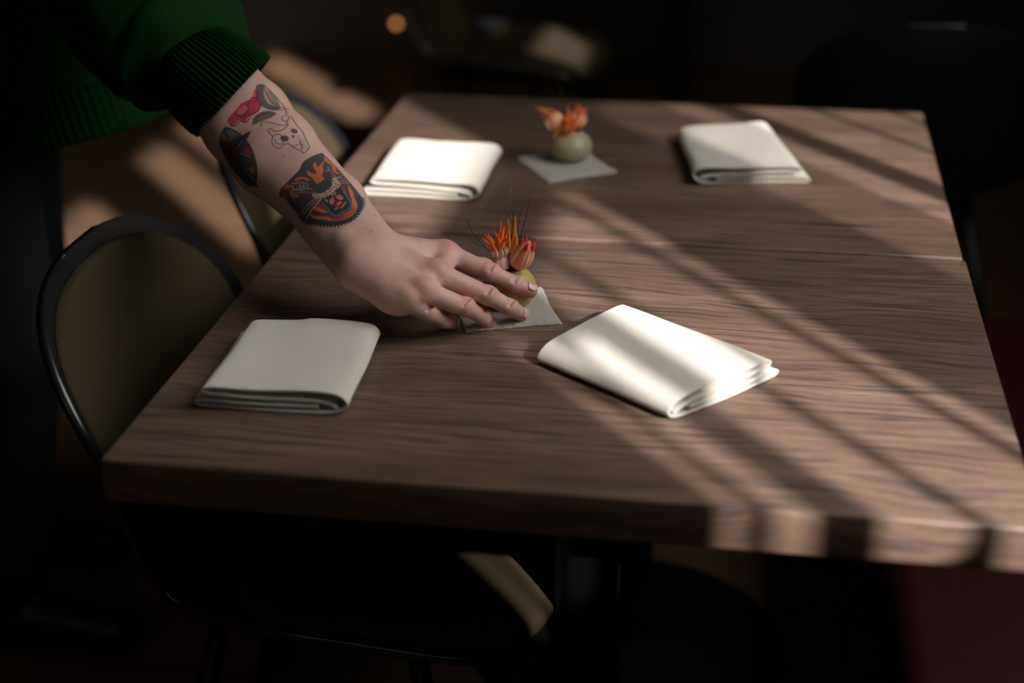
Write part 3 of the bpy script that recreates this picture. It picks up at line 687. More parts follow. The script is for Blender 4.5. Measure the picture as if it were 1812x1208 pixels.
# palm: four metacarpals over a thinner palmar sheet
car = [WR+acr*o_-nh*.013 for o_ in (.0145, .0050, -.0055, -.0150)]
rm = [.0115, .0118, .0108, .0098]
for c_, m_, r_ in zip(car, mcp, rm):
    cap(body, c_, m_-nh*(r_+.0005), .0165, r_, .010)
    cap(body, c_-nh*.004, m_-nh*(r_+.009)-dirh*.006, .0160, r_*.92, .010)
for a_, b_, f_, g_ in ((0, 1, .004, .0125), (1, 2, -.004, .0145), (2, 3, -.020, .019)): cap(body, mcp[a_]-nh*g_+dirh*f_, mcp[b_]-nh*g_+dirh*f_, .0100, .0100, .008)
cap(body, car[3]-nh*.010, mcp[3]-nh*.019-dirh*.012, .0145, .0105, .012)   # heel of the hand
# thumb, curled behind the vase
T0 = car[0]-nh*.006+acr*.006; T1 = np.array([.2330, .3690, .7950]); T2 = np.array([.2560, .3900, .7830]); T3 = np.array([.2690, .4035, .7745])
cap(body, T0, T1, .0170, .0125, .012); cap(body, T1-nh*.004, (car[1]+mcp[1])/2-nh*.012, .0125, .0125, .012)
thumb = np.full_like(body, .05)
cap(thumb, T1, T2, .0118, .0098, .004); cap(thumb, T2, T3, .0100, .0078, .004)
body[...] = smin(body, thumb, .006)
palm = body.copy()
radii = dict(ix=(.0098, .0090, .0078, .0066), md=(.0098, .0092, .0080, .0068), rg=(.0094, .0088, .0077, .0066), pk=(.0090, .0084, .0074, .0062))
fing = {}
for key in ('ix', 'md', 'rg', 'pk'):
    P_ = J[key]; r_ = radii[key]; D = np.full_like(body, .05)
    # joint centres lie one radius below the skin that was measured
    C_ = [p-nh*rr for p, rr in zip(P_, r_)]
    # direction of the last joint's back
    C_[0] = P_[0]-nh*.0108
    tip = C_[3]+(C_[3]-C_[2])/np.linalg.norm(C_[3]-C_[2])*.0005
    cap(D, C_[0], C_[1], r_[0], r_[1]*.98, .004)
    m1 = L_(C_[0], C_[1], .45); cap(D, L_(C_[0], C_[1], .2)-nh*.002, L_(C_[0], C_[1], .75)-nh*.002, r_[0]*.98, r_[1]*.95, .004)
    cap(D, C_[1], C_[2], r_[1]*.965, r_[2]*.98, .004)
    cap(D, C_[2], tip, r_[2]*.97, r_[3], .004)
    k1 = C_[1]+nh*r_[1]*.12; cap(D, k1-acr*.0012, k1+acr*.0012, r_[1]*.99, r_[1]*.99, .003)     # knuckles
    k2 = C_[2]+nh*r_[2]*.08; cap(D, k2-acr*.0008, k2+acr*.0008, r_[2]*.99, r_[2]*.99, .003)
    cap(D, L_(C_[2], tip, .55)-nh*.0012, tip-nh*.0012, r_[3]*.98, r_[3]*.95, .003)               # finger pad
    # skin creases over the joints
    for (jc, jr, wid) in ((C_[1], r_[1], .0024), (C_[2], r_[2], .0016)):
        dl = (C_[2]-C_[1])/np.linalg.norm(C_[2]-C_[1])
        for t_ in (-wid, 0, wid):
            pts_ = [jc+dl*t_+(nh*math.cos(a_)+acr*math.sin(a_))*(jr*(1.078+.12*math.cos(a_))) for a_ in (-.75, -.3, .15, .6)]
            for u_, v_ in zip(pts_[:-1], pts_[1:]): carve(D, u_, v_, .0007, 0, .0022)
    fing[key] = (C_, r_, tip)
    f = smin(palm, D, .0065 if key != 'pk' else .004)
    body[...] = smin(body, f, .0010)
    del D, f
# knuckles and tendons on the back of the hand
for c_, m_, rk in zip(car, mcp, (.0072, .0072, .0065, .0058)):
    cap(body, m_-nh*.0062-dirh*.002, m_-nh*.0060+dirh*.002, rk, rk, .006)
    cap(body, m_-nh*.0040-dirh*.004, L_(m_, c_, .75)-nh*.0035, .0036, .0024, .007)
# creases at the wrist, on the thumb side
for q_, a_ in ((0, .0), (.0045, .15), (.009, .1)):
    w0 = WR+acr*.026-nh*.006-dirh*(q_-.008); w1 = WR+acr*.006+nh*.001-dirh*(q_-.005+a_*.01)
    try: carve(body, w0, w1, .0005, 0, .0022)
    except Exception: pass
V, Fq = surface_nets(fl)
del palm, thumb
arm = mesh('tmp', V, Fq, M['skin'])
sb = arm.modifiers.new('s', 'SUBSURF'); sb.levels = 1; sb.render_levels = 1
dg = bpy.context.evaluated_depsgraph_get(); ev = arm.evaluated_get(dg); me2 = bpy.data.meshes.new_from_object(ev)
nv = len(me2.vertices); AV = np.empty(nv*3); me2.vertices.foreach_get('co', AV); AV = AV.reshape(-1, 3)
AN = np.empty(nv*3); me2.vertices.foreach_get('normal', AN); AN = AN.reshape(-1, 3)
nf = len(me2.polygons); AF = np.empty(nf*4, np.int32); me2.loops.foreach_get('vertex_index', AF); AF = AF.reshape(-1, 4)
bpy.data.objects.remove(arm)
cen = AV.mean(0)
flip_ = np.mean(np.sum(AN[:2000]*(AV[:2000]-cen), 1))
# -- flush of the skin (r: red, g: pale, b: creases) and nails
FL = np.zeros((nv, 4)); FL[:, 3] = 1
def blob(ch, c, r, amt):
    d = np.linalg.norm(AV-c, axis=1); FL[:, ch] = np.maximum(FL[:, ch], amt*np.exp(-(d/r)**2))
for m_, a_ in zip(mcp, (.75, .6, .4, .35)): blob(0, m_, .011, a_)
for key in fing:
    C_, r_, tip = fing[key]
    blob(0, C_[1]+nh*r_[1], .009, .55); blob(0, C_[2]+nh*r_[2], .007, .38); blob(0, tip, .013, .85)
blob(0, L_(WR, mcp[2], .5), .03, .22); pass
blob(1, E1, .05, .45); blob(1, L_(WR, mcp[1], .35), .02, .3)
# -- tattoos: charted on a flat plan of the forearm's back (along, across)
OA = (WR+E2)/2
def plan(P): d = P-OA; return np.stack([d@ax_, d@wd], -1)
def z2(x, y):
    """a drawn point, given in a 3.775x enlargement of the forearm, laid on the plan"""
    X, Y = 340+x/3.775, 120+y/3.775; d = _F + _R*(X-906)/F_PX - _U*(Y-604)/F_PX
    t = np.dot(OA+nd*.004-CAM_POS, nd)/np.dot(d, nd); return plan(CAM_POS+d*t)
sel = np.where((AN@nd > -.15) & ((AV-OA)@ax_ > -.10))[0]
Q = plan(AV[sel]); INK = np.zeros((len(sel), 4))
px = .000165                                                # size of one drawn unit on the skin
def cover(col, a):
    o = INK[:, 3].copy(); na = a+(1-a)*o; c = np.array(col, float)
    INK[:, :3] = (c*a[:, None]+INK[:, :3]*(o*(1-a))[:, None])/np.maximum(na, 1e-6)[:, None]; INK[:, 3] = na
def seg_d(P, a, b):
    d = b-a; t = np.clip(((P-a)@d)/(d@d+1e-15), 0, 1); return np.linalg.norm(P-a-t[:, None]*d, axis=1)
def stroke(col, w_, pts, smooth=True, closed=False, taper=False):
    pts = [z2(*p) for p in pts]
    if closed: pts = pts+[pts[0]]
    if smooth and len(pts) > 2: pts = catmull(pts, 4)
    dm = np.full(len(Q), 1.0); n_ = len(pts)-1
    for i, (a, b) in enumerate(zip(pts[:-1], pts[1:])):
        d = seg_d(Q, np.array(a), np.array(b)); ww = w_*px/2*(1-(i/n_) if taper else 1); dm = np.minimum(dm, d-ww)
    cover(col, np.clip(.5-dm/.00055, 0, 1)*.95)
def fill(col, pts, smooth=True, alpha=.93):
    pts = np.array([z2(*p) for p in pts]); 
    if smooth: pts = catmull(np.vstack([pts, pts[:1]]), 4)[:-1]
    ins = np.zeros(len(Q), bool); dm = np.full(len(Q), 1.0); n_ = len(pts)
    for i in range(n_):
        a, b = pts[i], pts[(i+1) % n_]; c = (a[1] > Q[:, 1]) != (b[1] > Q[:, 1])
        with np.errstate(divide='ignore', invalid='ignore'): xi = (b[0]-a[0])*(Q[:, 1]-a[1])/(b[1]-a[1]+1e-18)+a[0]
        ins ^= c & (Q[:, 0] < xi); dm = np.minimum(dm, seg_d(Q, a, b))
    cover(col, np.clip(.5+np.where(ins, dm, -dm)/.0006, 0, 1)*alpha)
K_ = (.016, .026, .040); RED = (.46, .022, .045); ORG = (.60, .17, .055); TEAL = (.09, .19, .19); GRN = (.17, .17, .09); SKN = (.56, .38, .30); PNK = (.62, .14, .13); DR = (.14, .015, .03); OCH = (.34, .16, .03)
# big cat's head: dark mass, stripes, snarling mouth, whiskers, a fringe all round the jaw
fill(K_, [(826, 520), (868, 560), (905, 600), (960, 660), (1000, 705), (1050, 765), (1085, 815), (1103, 860), (1108, 910), (1098, 965), (1070, 1012), (1030, 1040), (980, 1058), (920, 1060), (860, 1050), (800, 1035), (745, 1020), (700, 985), (665, 930), (630, 890), (600, 850), (556, 832), (568, 795), (620, 752), (672, 705), (705, 668), (728, 618), (770, 575), (800, 545)])
JAW = np.array([(1085, 815), (1103, 860), (1108, 910), (1098, 965), (1070, 1012), (1030, 1040), (980, 1058), (920, 1060), (860, 1050), (800, 1035), (745, 1020), (700, 985), (665, 930), (630, 890), (603, 850)], float)
for i in range(34):
    t = i/33*(len(JAW)-1); k_ = min(int(t), len(JAW)-2); f_ = t-k_; p_ = JAW[k_]*(1-f_)+JAW[k_+1]*f_; tn = JAW[k_+1]-JAW[k_]; tn = tn/np.linalg.norm(tn); o_ = np.array([-tn[1], tn[0]])
    stroke(K_, 13, [p_-o_*6, p_+o_*(22+6*(i % 2))+tn*4], False)
fill(ORG, [(1003, 742), (1030, 790), (1055, 840), (1078, 888), (1080, 930), (1065, 975), (1030, 1005), (985, 1020), (930, 1022), (880, 1012), (925, 1008), (985, 1003), (1030, 975), (1052, 930), (1045, 870), (1020, 815)])
fill(ORG, [(1010, 745), (1040, 800), (1052, 850), (1035, 845), (1018, 800)])
stroke(K_, 7, [(1008, 780), (1025, 830), (1040, 860)])
fill(ORG, [(775, 965), (830, 985), (900, 990), (925, 1005), (860, 1010), (800, 995)])
fill(ORG, [(800, 915), (850, 930), (900, 962), (860, 960), (815, 940)]); fill(DR, [(770, 925), (810, 945), (860, 975), (800, 970)])
fill(ORG, [(752, 668), (790, 690), (815, 680), (790, 640), (800, 602), (815, 640), (838, 600), (850, 572), (843, 620), (852, 660), (848, 700), (862, 722), (838, 745), (820, 758), (800, 742), (788, 718), (765, 705), (755, 690)])
fill(ORG, [(838, 535), (858, 560), (905, 605), (918, 640), (880, 600), (850, 580)])
fill(ORG, [(905, 612), (912, 640), (945, 660), (930, 668), (905, 650), (892, 620)])
for P_ in ([(866, 655), (885, 650), (905, 672), (930, 690)], [(872, 622), (880, 640), (870, 660)], [(905, 690), (935, 702), (955, 690)]): stroke((.20, .27, .30), 5, P_)
for P_, w_ in (([(598, 800), (640, 775), (660, 790), (645, 815), (655, 840), (690, 835)], 10), ([(585, 812), (602, 838), (598, 790), (625, 765)], 8), ([(680, 735), (715, 722), (745, 725), (760, 735)], 14), ([(655, 760), (690, 755), (705, 748)], 9), ([(660, 800), (700, 795), (740, 790), (780, 792)], 7), ([(660, 825), (700, 815), (760, 820), (800, 812)], 6)): stroke(ORG, w_, P_)
fill(DR, [(580, 800), (615, 790), (620, 820), (590, 835)])
stroke((.28, .35, .36), 6, [(700, 775), (718, 755), (745, 758), (758, 772), (745, 790), (722, 790)], True, True); stroke((.30, .42, .42), 12, [(729, 772), (734, 775)], False); stroke((.28, .35, .36), 4, [(680, 790), (700, 800), (745, 806), (790, 790)])
for o_ in range(3): stroke(DR, 6, [(700+o_*26, 850+o_*8), (730+o_*26, 862+o_*8), (765+o_*20, 858+o_*6)])
fill((.035, .05, .065), [(832, 775), (860, 745), (895, 728), (912, 745), (905, 775), (870, 800), (840, 805)]); stroke(K_, 5, [(835, 790), (865, 782), (905, 752)])
fill(SKN, [(783, 832), (805, 822), (835, 828), (870, 815), (895, 790), (915, 765), (912, 715), (930, 700), (945, 725), (962, 745), (958, 772), (932, 800), (905, 832), (880, 850), (845, 860), (810, 858)])
for x, y in ((810, 835), (830, 850), (855, 850), (868, 832), (885, 840), (880, 822), (922, 730), (935, 750), (942, 770), (928, 775), (912, 790), (950, 755)): stroke(K_, 9, [(x, y), (x+2, y+1)], False)
stroke(K_, 5, [(895, 790), (905, 815)])
for a_, b_ in (((810, 862), (690, 958)), ((828, 868), (712, 975)), ((845, 872), (735, 1000))): stroke(SKN, 4, [a_, ((a_[0]+b_[0])/2-4, (a_[1]+b_[1])/2+2), b_])
stroke(SKN, 9, [(848, 868), (800, 925), (738, 1015)], True, False, True)
for a_, b_ in (((940, 712), (985, 690)), ((948, 728), (998, 712)), ((955, 745), (1005, 728)), ((935, 700), (965, 672))): stroke(SKN, 4, [a_, b_], False)
# mouth
fill((.020, .024, .034), [(858, 888), (895, 850), (940, 810), (962, 782), (990, 800), (1020, 845), (1042, 890), (1035, 925), (1000, 955), (955, 985), (925, 968), (890, 935)])
fill(PNK, [(905, 868), (925, 850), (940, 872), (930, 905), (912, 898)]); fill(PNK, [(940, 842), (965, 826), (992, 850), (975, 868), (955, 858)]); fill(RED, [(950, 890), (975, 872), (992, 880), (985, 902), (960, 920), (945, 910)]); fill(PNK, [(958, 888), (978, 878), (980, 892), (962, 905)])
for P_ in ([(915, 820), (925, 838)], [(930, 808), (940, 826)], [(880, 868), (893, 884)], [(950, 938), (968, 925)], [(985, 925), (1000, 908)], [(1010, 880), (1000, 900)]): stroke(SKN, 7, P_, False)
stroke(TEAL, 8, [(862, 890), (900, 935), (930, 972), (962, 982), (1005, 955), (1038, 925), (1042, 888), (1015, 838), (985, 795)])
fill(RED, [(968, 752), (985, 772), (1005, 815), (985, 792), (972, 775)]); fill(RED, [(825, 900), (850, 905), (885, 940), (870, 945), (840, 925)])
fill(RED, [(930, 985), (965, 992), (1010, 970), (1048, 935), (1055, 898), (1066, 925), (1050, 965), (1010, 1000), (965, 1010), (935, 1002)]); stroke(PNK, 6, [(1056, 912), (1045, 950), (1010, 980)]); stroke(K_, 5, [(925, 980), (935, 1008), (970, 1015), (1015, 1003), (1055, 968), (1070, 925)])
# line-drawn horned skull
for P_ in ([(528, 448), (518, 425), (540, 418), (556, 432), (590, 425), (618, 400), (632, 372), (622, 345), (632, 320), (622, 306), (640, 305), (660, 335), (680, 365)], [(680, 365), (705, 392), (722, 430), (742, 470), (756, 505), (745, 535), (728, 555), (712, 538), (690, 532), (655, 515), (640, 500), (610, 512), (585, 538), (555, 530), (540, 500), (548, 470), (528, 448)],
           [(548, 470), (562, 455), (590, 450), (605, 470), (608, 500), (590, 512), (565, 505), (560, 485)], [(475, 405), (472, 385), (500, 370), (545, 378), (600, 385), (630, 372)], [(598, 345), (595, 320), (612, 300), (602, 262), (585, 245)], [(600, 345), (615, 352), (628, 345)], [(700, 470), (712, 500), (720, 530)]): stroke((.05, .05, .065), 6, P_)
for P_ in ([(595, 462), (618, 450), (640, 460), (635, 482), (612, 490), (592, 480)], [(650, 400), (668, 388), (684, 398), (682, 418), (664, 425), (650, 415)], [(655, 440), (668, 436), (672, 452), (660, 458)]): fill((.035, .04, .055), P_)
for i in range(7): x, y = 690+i*8, 435+i*14; stroke((.05, .05, .065), 4, [(x-9, y+6), (x+10, y-8)], False)
for i in range(9): stroke((.06, .06, .07), 4, [(660+i*7, 505-i*3+(i % 3)*5), (663+i*7, 511-i*3+(i % 3)*5)], False)
for i in range(8): stroke((.06, .06, .07), 3, [(565+i*12, 440-i*7), (570+i*12, 436-i*7)], False)
# rose with leaves at the edge of the cuff
for P_ in ([(430, 110), (462, 95), (490, 150), (520, 210), (570, 240), (540, 275), (470, 262), (430, 205)], [(412, 400), (425, 345), (470, 300), (520, 285), (556, 300), (530, 335), (470, 368)]): fill((.055, .065, .075), P_)
fill(GRN, [(485, 115), (520, 150), (552, 205), (560, 238), (525, 215), (498, 165)]); fill((.40, .27, .20), [(470, 110), (480, 150), (510, 215), (540, 240), (500, 228), (474, 175)]); fill(GRN, [(430, 372), (448, 345), (500, 320), (535, 305), (495, 345), (455, 365)])
stroke(K_, 5, [(465, 95), (500, 130), (545, 180), (592, 238)]); stroke(K_, 5, [(560, 240), (600, 235), (575, 265), (545, 272)])
fill(RED, [(270, 400), (255, 370), (300, 320), (350, 260), (410, 215), (425, 150), (440, 160), (440, 210), (462, 235), (455, 290), (425, 320), (385, 345), (370, 375), (330, 365), (300, 395)])
fill(PNK, [(330, 300), (370, 270), (390, 285), (355, 325), (325, 330)]); fill(PNK, [(415, 170), (425, 165), (430, 195), (415, 205)])
for P_ in ([(300, 320), (340, 345), (395, 330), (440, 300), (462, 250), (440, 210)], [(385, 265), (405, 240), (440, 230)], [(270, 402), (310, 398), (335, 370), (372, 378), (400, 345)], [(320, 335), (360, 330), (390, 295), (385, 262)], [(410, 215), (440, 205), (440, 160)]): stroke(K_, 7, P_)
# compass star with a rose, wrapping to the underside
fill(K_, [(238, 405), (300, 428), (355, 470), (395, 520), (422, 580), (430, 650), (418, 710), (385, 745), (330, 745), (280, 700), (230, 640), (190, 570), (170, 500), (200, 440)])
for P_, c_ in (([(235, 425), (280, 430), (322, 460), (245, 465)], TEAL), ([(340, 560), (385, 535), (412, 590), (370, 580)], RED), ([(365, 665), (412, 655), (405, 700), (380, 690)], OCH), ([(185, 445), (225, 440), (235, 490), (205, 480)], OCH), ([(245, 470), (322, 462), (335, 450), (250, 490)], OCH)): fill(c_, P_, False)
fill(K_, [(410, 430), (385, 485), (330, 510), (300, 560), (285, 520), (330, 470)], False); fill(K_, [(415, 770), (345, 735), (290, 690), (330, 640), (370, 700)], False)
stroke((.30, .24, .18), 8, [(345, 495), (300, 545)], False); stroke((.30, .24, .18), 6, [(320, 570), (400, 605)], False); stroke((.30, .24, .18), 6, [(335, 660), (385, 735)], False)
fill((.17, .012, .025), [(165, 510), (205, 490), (250, 500), (290, 545), (305, 600), (280, 655), (240, 650), (200, 600)])
for P_ in ([(190, 520), (225, 530), (250, 560), (230, 590)], [(250, 510), (275, 560), (265, 610)], [(215, 600), (250, 620), (290, 600)]): stroke(K_, 7, P_)
ink = np.zeros((nv, 4)); INK[:, 3] *= .97; ink[sel] = INK
# a few moles
for x, y in ((608, 588), (1180, 940), (1190, 1085)):
    d = np.linalg.norm(plan(AV)-z2(x, y), axis=1)+(AN@nd < 0)*1.0; FL[:, 2] = np.maximum(FL[:, 2], .7*np.exp(-(d/.0011)**2))

# -- the rest of the body, coarser, hidden by the clothes where the photo hides it
def body_field(prims, lo, hi, h, k):
    g = Field(lo, hi, h)
    for a, b, ra, rb in prims:
        a, b = np.array(a, float), np.array(b, float); q = g.box(np.minimum(a, b)-max(ra, rb)-3*k, np.maximum(a, b)+max(ra, rb)+3*k)
        if q is None: continue
        sl, X, Y, Z = q; g.D[sl] = smin(g.D[sl], cap_sd(X, Y, Z, a, b, ra, rb), k)
    return surface_nets(g)
SR = np.array([-.335, .650, 1.205]); SLf = np.array([-.42, 1.00, 1.235]); ELB = EL-nd*.034
HPR, HPL = np.array([-.505, .735, .90]), np.array([-.545, .925, .90])
KNR, KNL = np.array([-.475, .735, .49]), np.array([-.560, .945, .49])
ANR, ANL = np.array([-.530, .735, .09]), np.array([-.640, .965, .09])
HD = np.array([-.235, .815, 1.480]); HF = np.array([.80, -.12, -.58]); HF /= np.linalg.norm(HF)
HS = np.cross([0, 0, 1], HF); HS /= np.linalg.norm(HS); HU = np.cross(HF, HS)
def hp(f, s_, u): return HD+HF*f+HS*s_+HU*u
prims = [(ELB, SR, .036, .046), (SR, (-.40, .73, 1.215), .050, .055), ((-.36, .74, 1.20), (-.43, .92, 1.22), .066, .066), (HPR+[0, .01, .03], HPL+[0, -.01, .03], .100, .100),
         ((-.56, .80, .95), (-.46, .79, 1.14), .098, .104), ((-.57, .87, .95), (-.49, .88, 1.14), .098, .104),
         (HPR, KNR, .082, .052), (HPL, KNL, .082, .052), (KNR, ANR, .052, .036), (KNL, ANL, .052, .036), (ANR-[0, 0, .045], ANR+[.15, -.01, -.055], .034, .026), (ANL-[0, 0, .045], ANL+[.15, .0, -.055], .034, .026),
         ((-.39, .825, 1.23), hp(-.045, 0, -.09), .052, .050), (hp(-.02, 0, .03), hp(.0, 0, .035), .080, .080), (hp(.02, 0, -.02), hp(.045, 0, -.055), .058, .040), (hp(.07, 0, -.085), hp(.075, 0, -.088), .022, .020),
         (SLf, (-.66, 1.06, 1.05), .045, .038), ((-.66, 1.06, 1.05), (-.72, 1.03, .84), .036, .025), ((-.72, 1.03, .84), (-.72, 1.02, .78), .026, .020)]
bv, bf = body_field(prims, (-.80, .55, 0.0), (-.02, 1.15, 1.68), .009, .03)
# face
prims_h = [(hp(-.02, 0, .03), hp(.0, 0, .035), .079, .079), (hp(.02, 0, -.02), hp(.045, 0, -.055), .057, .040), (hp(.074, 0, .015), hp(.092, 0, -.020), .008, .010), (hp(.086, -.008, -.024), hp(.086, .008, -.024), .008, .008),
         (hp(.084, -.014, -.050), hp(.084, .014, -.050), .006, .006), (hp(.082, -.012, -.060), hp(.082, .012, -.060), .006, .006), (hp(.072, 0, -.088), hp(.074, 0, -.090), .018, .018),
         (hp(.058, -.042, .036), hp(.070, -.014, .038), .009, .009), (hp(.058, .042, .036), hp(.070, .014, .038), .009, .009), (hp(.060, .038, -.02), hp(.055, .045, -.03), .02, .02), (hp(.060, -.038, -.02), hp(.055, -.045, -.03), .02, .02),
         (hp(-.005, .078, .02), hp(-.008, .080, -.02), .010, .007), (hp(-.005, -.078, .02), hp(-.008, -.080, -.02), .010, .007)]
hv, hf = body_field(prims_h, HD-.16, HD+.16, .0035, .010)
# the other hand: palm, five fingers
W2 = np.array([-.72, 1.03, .86])
prims_l = [(W2-[0, 0, .02], W2-[-.002, .005, .075], .024, .019)]
for i_, (o_, ln) in enumerate(((-.024, .060), (-.008, .070), (.008, .066), (.023, .052))):
    a_ = W2+[o_, -.01, -.105]; m_ = a_+[.004, -.006, -ln*.5]; prims_l += [(W2-[0, .005, .07], a_, .013, .0105), (a_, m_, .0088, .0082), (m_, m_+[.0, -.012, -ln*.45], .0082, .0065)]
prims_l += [(W2-[.02, .015, .06], W2-[.02, .04, .095], .014, .010), (W2-[.02, .04, .095], W2-[.016, .055, .125], .009, .007)]
lv, lf = body_field(prims_l, W2-[.08, .10, .24], W2+[.08, .08, .02], .003, .007)
Vs, Fs_, inks, fls, off = [], [], [], [], 0
for v_, f_ in ((AV, AF), (bv, bf), (hv, hf), (lv, lf)):
    Vs.append(v_); Fs_.append(f_+off); off += len(v_)
Vall = np.vstack(Vs); Fall = np.vstack(Fs_)
bo = mesh('body', Vall-PO, Fall, M['skin'], person)
for nm, arr in (('ink', ink), ('flush', FL)):
    at_ = bo.data.color_attributes.new(nm, 'FLOAT_COLOR', 'POINT'); buf = np.zeros((len(Vall), 4), np.float32); buf[:nv] = arr
    if nm == 'flush': buf[nv:, 3] = 1
    n_at = len(at_.data); at_.data.foreach_set('color', buf[:n_at].ravel())
# nails
for key, kk in zip(('ix', 'md', 'rg', 'pk'), (1, .95, .9, .8)):
    C_, r_, tip = fing[key]; d = (tip-C_[2]); d /= np.linalg.norm(d); side = acr-d*np.dot(acr, d); side /= np.linalg.norm(side); n_ = np.cross(side, d); n_ = n_ if np.dot(n_, nh) > 0 else -n_
    G = []; rr = r_[3]
    for i in range(12):
        t = i/11; row = []
        for j in range(11):
            u_ = (j/10-.5)*2; ww = .96*(1-.35*max(0, t-.72)/.28*abs(u_))*(1-.2*max(0, .25-t)/.25)
            th = u_*.82*ww; ln = (.0105*kk)
            tt = t-.12*(u_**2)*(t-.5)*2
            row.append(tip+d*((tt-.74)*ln+.0014)+(side*math.sin(th)+n_*math.cos(th)*(1-.10*max(0, tt-.55)))*(rr+.0009))
        G.append(row)
    V_, F_ = sheet(np.array(G), -.0004, .0004); mesh('fingernail', V_-PO, F_, M['nail'], person)
# hair and eyes
hvv, hff = body_field([(hp(-.035, 0, .045), hp(-.010, 0, .060), .084, .080), (hp(-.06, 0, -.02), hp(-.075, 0, .03), .055, .060), (hp(-.115, 0, .05), hp(-.12, 0, .06), .034, .034), (hp(.035, -.03, .085), hp(.03, .03, .085), .030, .030)], HD-.2, HD+.2, .006, .02)
mesh('hair', hvv-PO, hff, M['hair'], person)
for s_ in (-1, 1):
    ex = hp(.0615, s_*.030, .016)-PO; R_ = [[ex+.0125*(HF*math.cos(a_)+HS*math.sin(a_)*math.cos(b_)+HU*math.sin(a_)*math.sin(b_)) for b_ in np.linspace(0, 2*math.pi, 16, endpoint=False)] for a_ in np.linspace(.02, math.pi-.02, 12)]
    v_, f_ = ring_mesh(np.array(R_), True, True); mesh('eye', v_, f_, M['eye'], person)
# trousers, shoes
tp = [(HPR, KNR, .096, .072), (HPL, KNL, .096, .072), (KNR, ANR+[0, 0, .03], .072, .058), (KNL, ANL+[0, 0, .03], .072, .058), (HPR+[0, .01, .04], HPL+[0, -.01, .04], .112, .112), ((-.58, .80, .95), (-.58, .87, .95), .108, .108)]
tv, tf = body_field(tp, (-.78, .56, .07), (-.38, 1.12, 1.10), .008, .03); mesh('trousers', tv-PO, tf, M['denim'], person)
for an in (ANR, ANL):
    sv, sf = body_field([(an-[.03, 0, .035], an+[.16, -.005, -.052], .046, .036), (an-[.02, 0, .05], an+[0, 0, .02], .042, .046)], an-[.12, .09, .091], an+[.26, .09, .08], .005, .015)
    sv[:, 2] = np.maximum(sv[:, 2], .0005); mesh('shoe', sv-PO, sf, M['shoe'], person)

# ------------------------------------------------------------------ the sweater
def tube_cloth(name, path, rad, m, fn, mat, parent, thick=.003, upv=(0, 0, 1), end_roll=True, oblique=0, rows_=None):
    R = tube(path, rad, m, upv, fn); path = np.asarray(path)
    if rows_: R = R[rows_[0]:rows_[1]]; path = path[rows_[0]:rows_[1]]
    n = len(R)
    if oblique:                                   # the edge reaches further down on the back of the arm
        a_ = (path[-1]-path[0])/np.linalg.norm(path[-1]-path[0])
        for i in range(n): R[i] += a_*(oblique*i/(n-1)*((R[i]-path[i])@nd))[:, None]
    cen_ = np.asarray(path)
    inner = [R[i]+(cen_[i]-R[i])*(thick/np.maximum(np.linalg.norm(cen_[i]-R[i], axis=1, keepdims=True), 1e-6)) for i in range(n-1, max(-1, n-14), -1)] if end_roll else []
    if end_roll:
        t_ = path[-1]-path[-2]; t_ /= np.linalg.norm(t_); mid_ = (R[-1]+inner[0])/2+t_*thick*.45
        rows = list(R)+[mid_]+inner
    else: rows = list(R)
    rows = np.array(rows); V_, F_ = ring_mesh(rows, True, False)
    ln = np.concatenate([[0], np.cumsum(np.linalg.norm(np.diff(rows.mean(1), axis=0), axis=1))]); mr = np.mean(rad)
    U_ = np.stack([np.repeat(ln, m), np.tile(np.arange(m)/m*2*math.pi*mr, len(rows))], 1)
    return mesh(name, V_-PO, F_, mat, parent, True, U_)

# torso: a loose body hanging open at the hem
tc_ = np.array([(-.43, .83, 1.285), (-.435, .83, 1.24), (-.445, .83, 1.18), (-.465, .825, 1.10), (-.475, .82, 1.02), (-.475, .815, .95), (-.470, .81, .885), (-.465, .805, .845)])
ra_ = [.100, .138, .162, .168, .170, .180, .190, .188]
hem_ = [tc_[-1]+[.004, -.001, -.02], tc_[-1]+[.010, -.003, -.045], tc_[-1]+[.014, -.004, -.066]]
tc_ = np.vstack([tc_, hem_]); ra_ += [.187, .190, .194]
pt_ = catmull(tc_, 6); rr_ = np.interp(np.linspace(0, len(ra_)-1, len(pt_)), range(len(ra_)), ra_); NT_ = 7*6+1; NR = 132
def torso_fn(i, th, r):
    t = min(1, i/NT_); rib = .0016*math.cos(NR*th) if i >= NT_ else 0
    return r*(1+.22*abs(math.sin(th))**1.5)*(1+.018*math.sin(5*th+6*t)+.02*math.sin(9*th-11*t)*t)+rib
swt = tube_cloth('sweater', pt_, rr_, 120, torso_fn, M['knit'], person, .004, (1, 0, 0), False, 0, (0, NT_+1))
tube_cloth('waistband', pt_, rr_, NR*6, torso_fn, M['knit'], swt, .004, (1, 0, 0), True, 0, (NT_-1, len(pt_)))
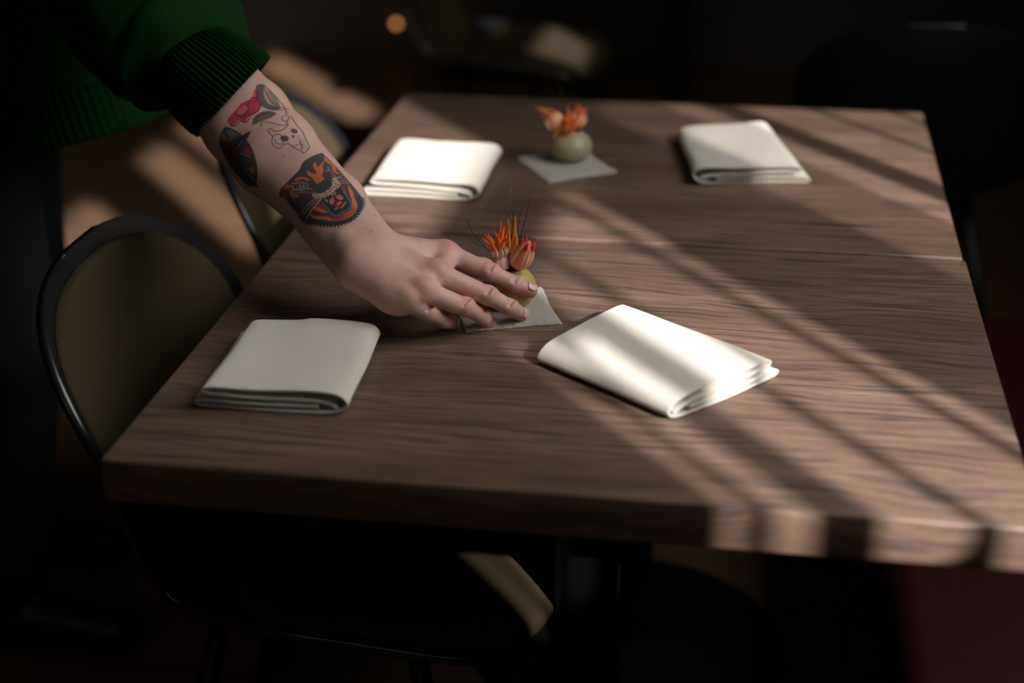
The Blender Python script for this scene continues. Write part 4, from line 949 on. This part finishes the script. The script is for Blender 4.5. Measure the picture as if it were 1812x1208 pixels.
# sleeve, ballooning before the cuff
SC = arm_at(352, 120, -.031); RC = arm_at(412, 170, -.031)
B1 = arm_at(330, 92, -.03); B2 = arm_at(298, 62, -.03); B3 = arm_at(232, 8, -.02)
sp_ = catmull([SR+[-.07, .05, .0], SR+[-.02, .01, -.005], L_(SR, B3, .55), B3, B2, B1, SC], 9)
sr_ = np.interp(np.linspace(0, 1, len(sp_)), np.linspace(0, 1, 7), [.085, .088, .085, .088, .086, .076, .049])
def sleeve_fn(i, th, r):
    t = i/len(sp_); g = math.exp(-((t-.82)/.12)**2)
    return r*(1+.05*math.sin(2*th+9*t)+.035*math.sin(3*th-14*t+1)+.05*g*math.sin(26*t+1.6*math.sin(th+.6))+.02*math.sin(7*th+20*t)*g)
tube_cloth('sleeve', sp_, sr_, 96, sleeve_fn, M['knit'], swt, .004, (0, 0, 1), False)
cdir = (RC-SC); cp_ = catmull([SC-cdir*.03, L_(SC, RC, .33), L_(SC, RC, .7), RC+cdir*.02], 9)
cr_ = np.interp(np.linspace(0, 1, len(cp_)), [0, .12, .45, .8, 1], [.049, .0535, .0570, .0575, .0560])
NC = 62
def cuff_fn(i, th, r):
    t = i/len(cp_); return r*(1+.03*math.sin(2*th+1))+.0017*math.cos(NC*th)*min(1, t*8+.1)
tube_cloth('cuff', cp_, cr_, NC*8, cuff_fn, M['knit'], swt, .004, (0, 0, 1), True, .8)
# the other sleeve and the collar
sp2 = catmull([SLf+[.02, -.06, .0], SLf+[-.01, 0, -.01], (-.60, 1.055, 1.12), (-.66, 1.06, 1.05), (-.70, 1.05, .96), (-.72, 1.04, .89)], 8)
tube_cloth('sleeve', sp2, np.interp(np.linspace(0, 1, len(sp2)), [0, .3, .6, .85, 1], [.08, .075, .062, .055, .038]), 72, lambda i, th, r: r*(1+.04*math.sin(3*th+i*.3)), M['knit'], swt, .004, (0, 1, 0))
cb = hp(-.045, 0, -.085); nb = np.array([-.40, .825, 1.235])
tube_cloth('collar', catmull([nb, L_(nb, cb, .25), L_(nb, cb, .45)], 6), np.interp(np.linspace(0, 1, 13), [0, .5, 1], [.100, .078, .064]), 48*6, lambda i, th, r: r+.0012*math.cos(48*th), M['knit'], swt, .004, (0, 1, 0))
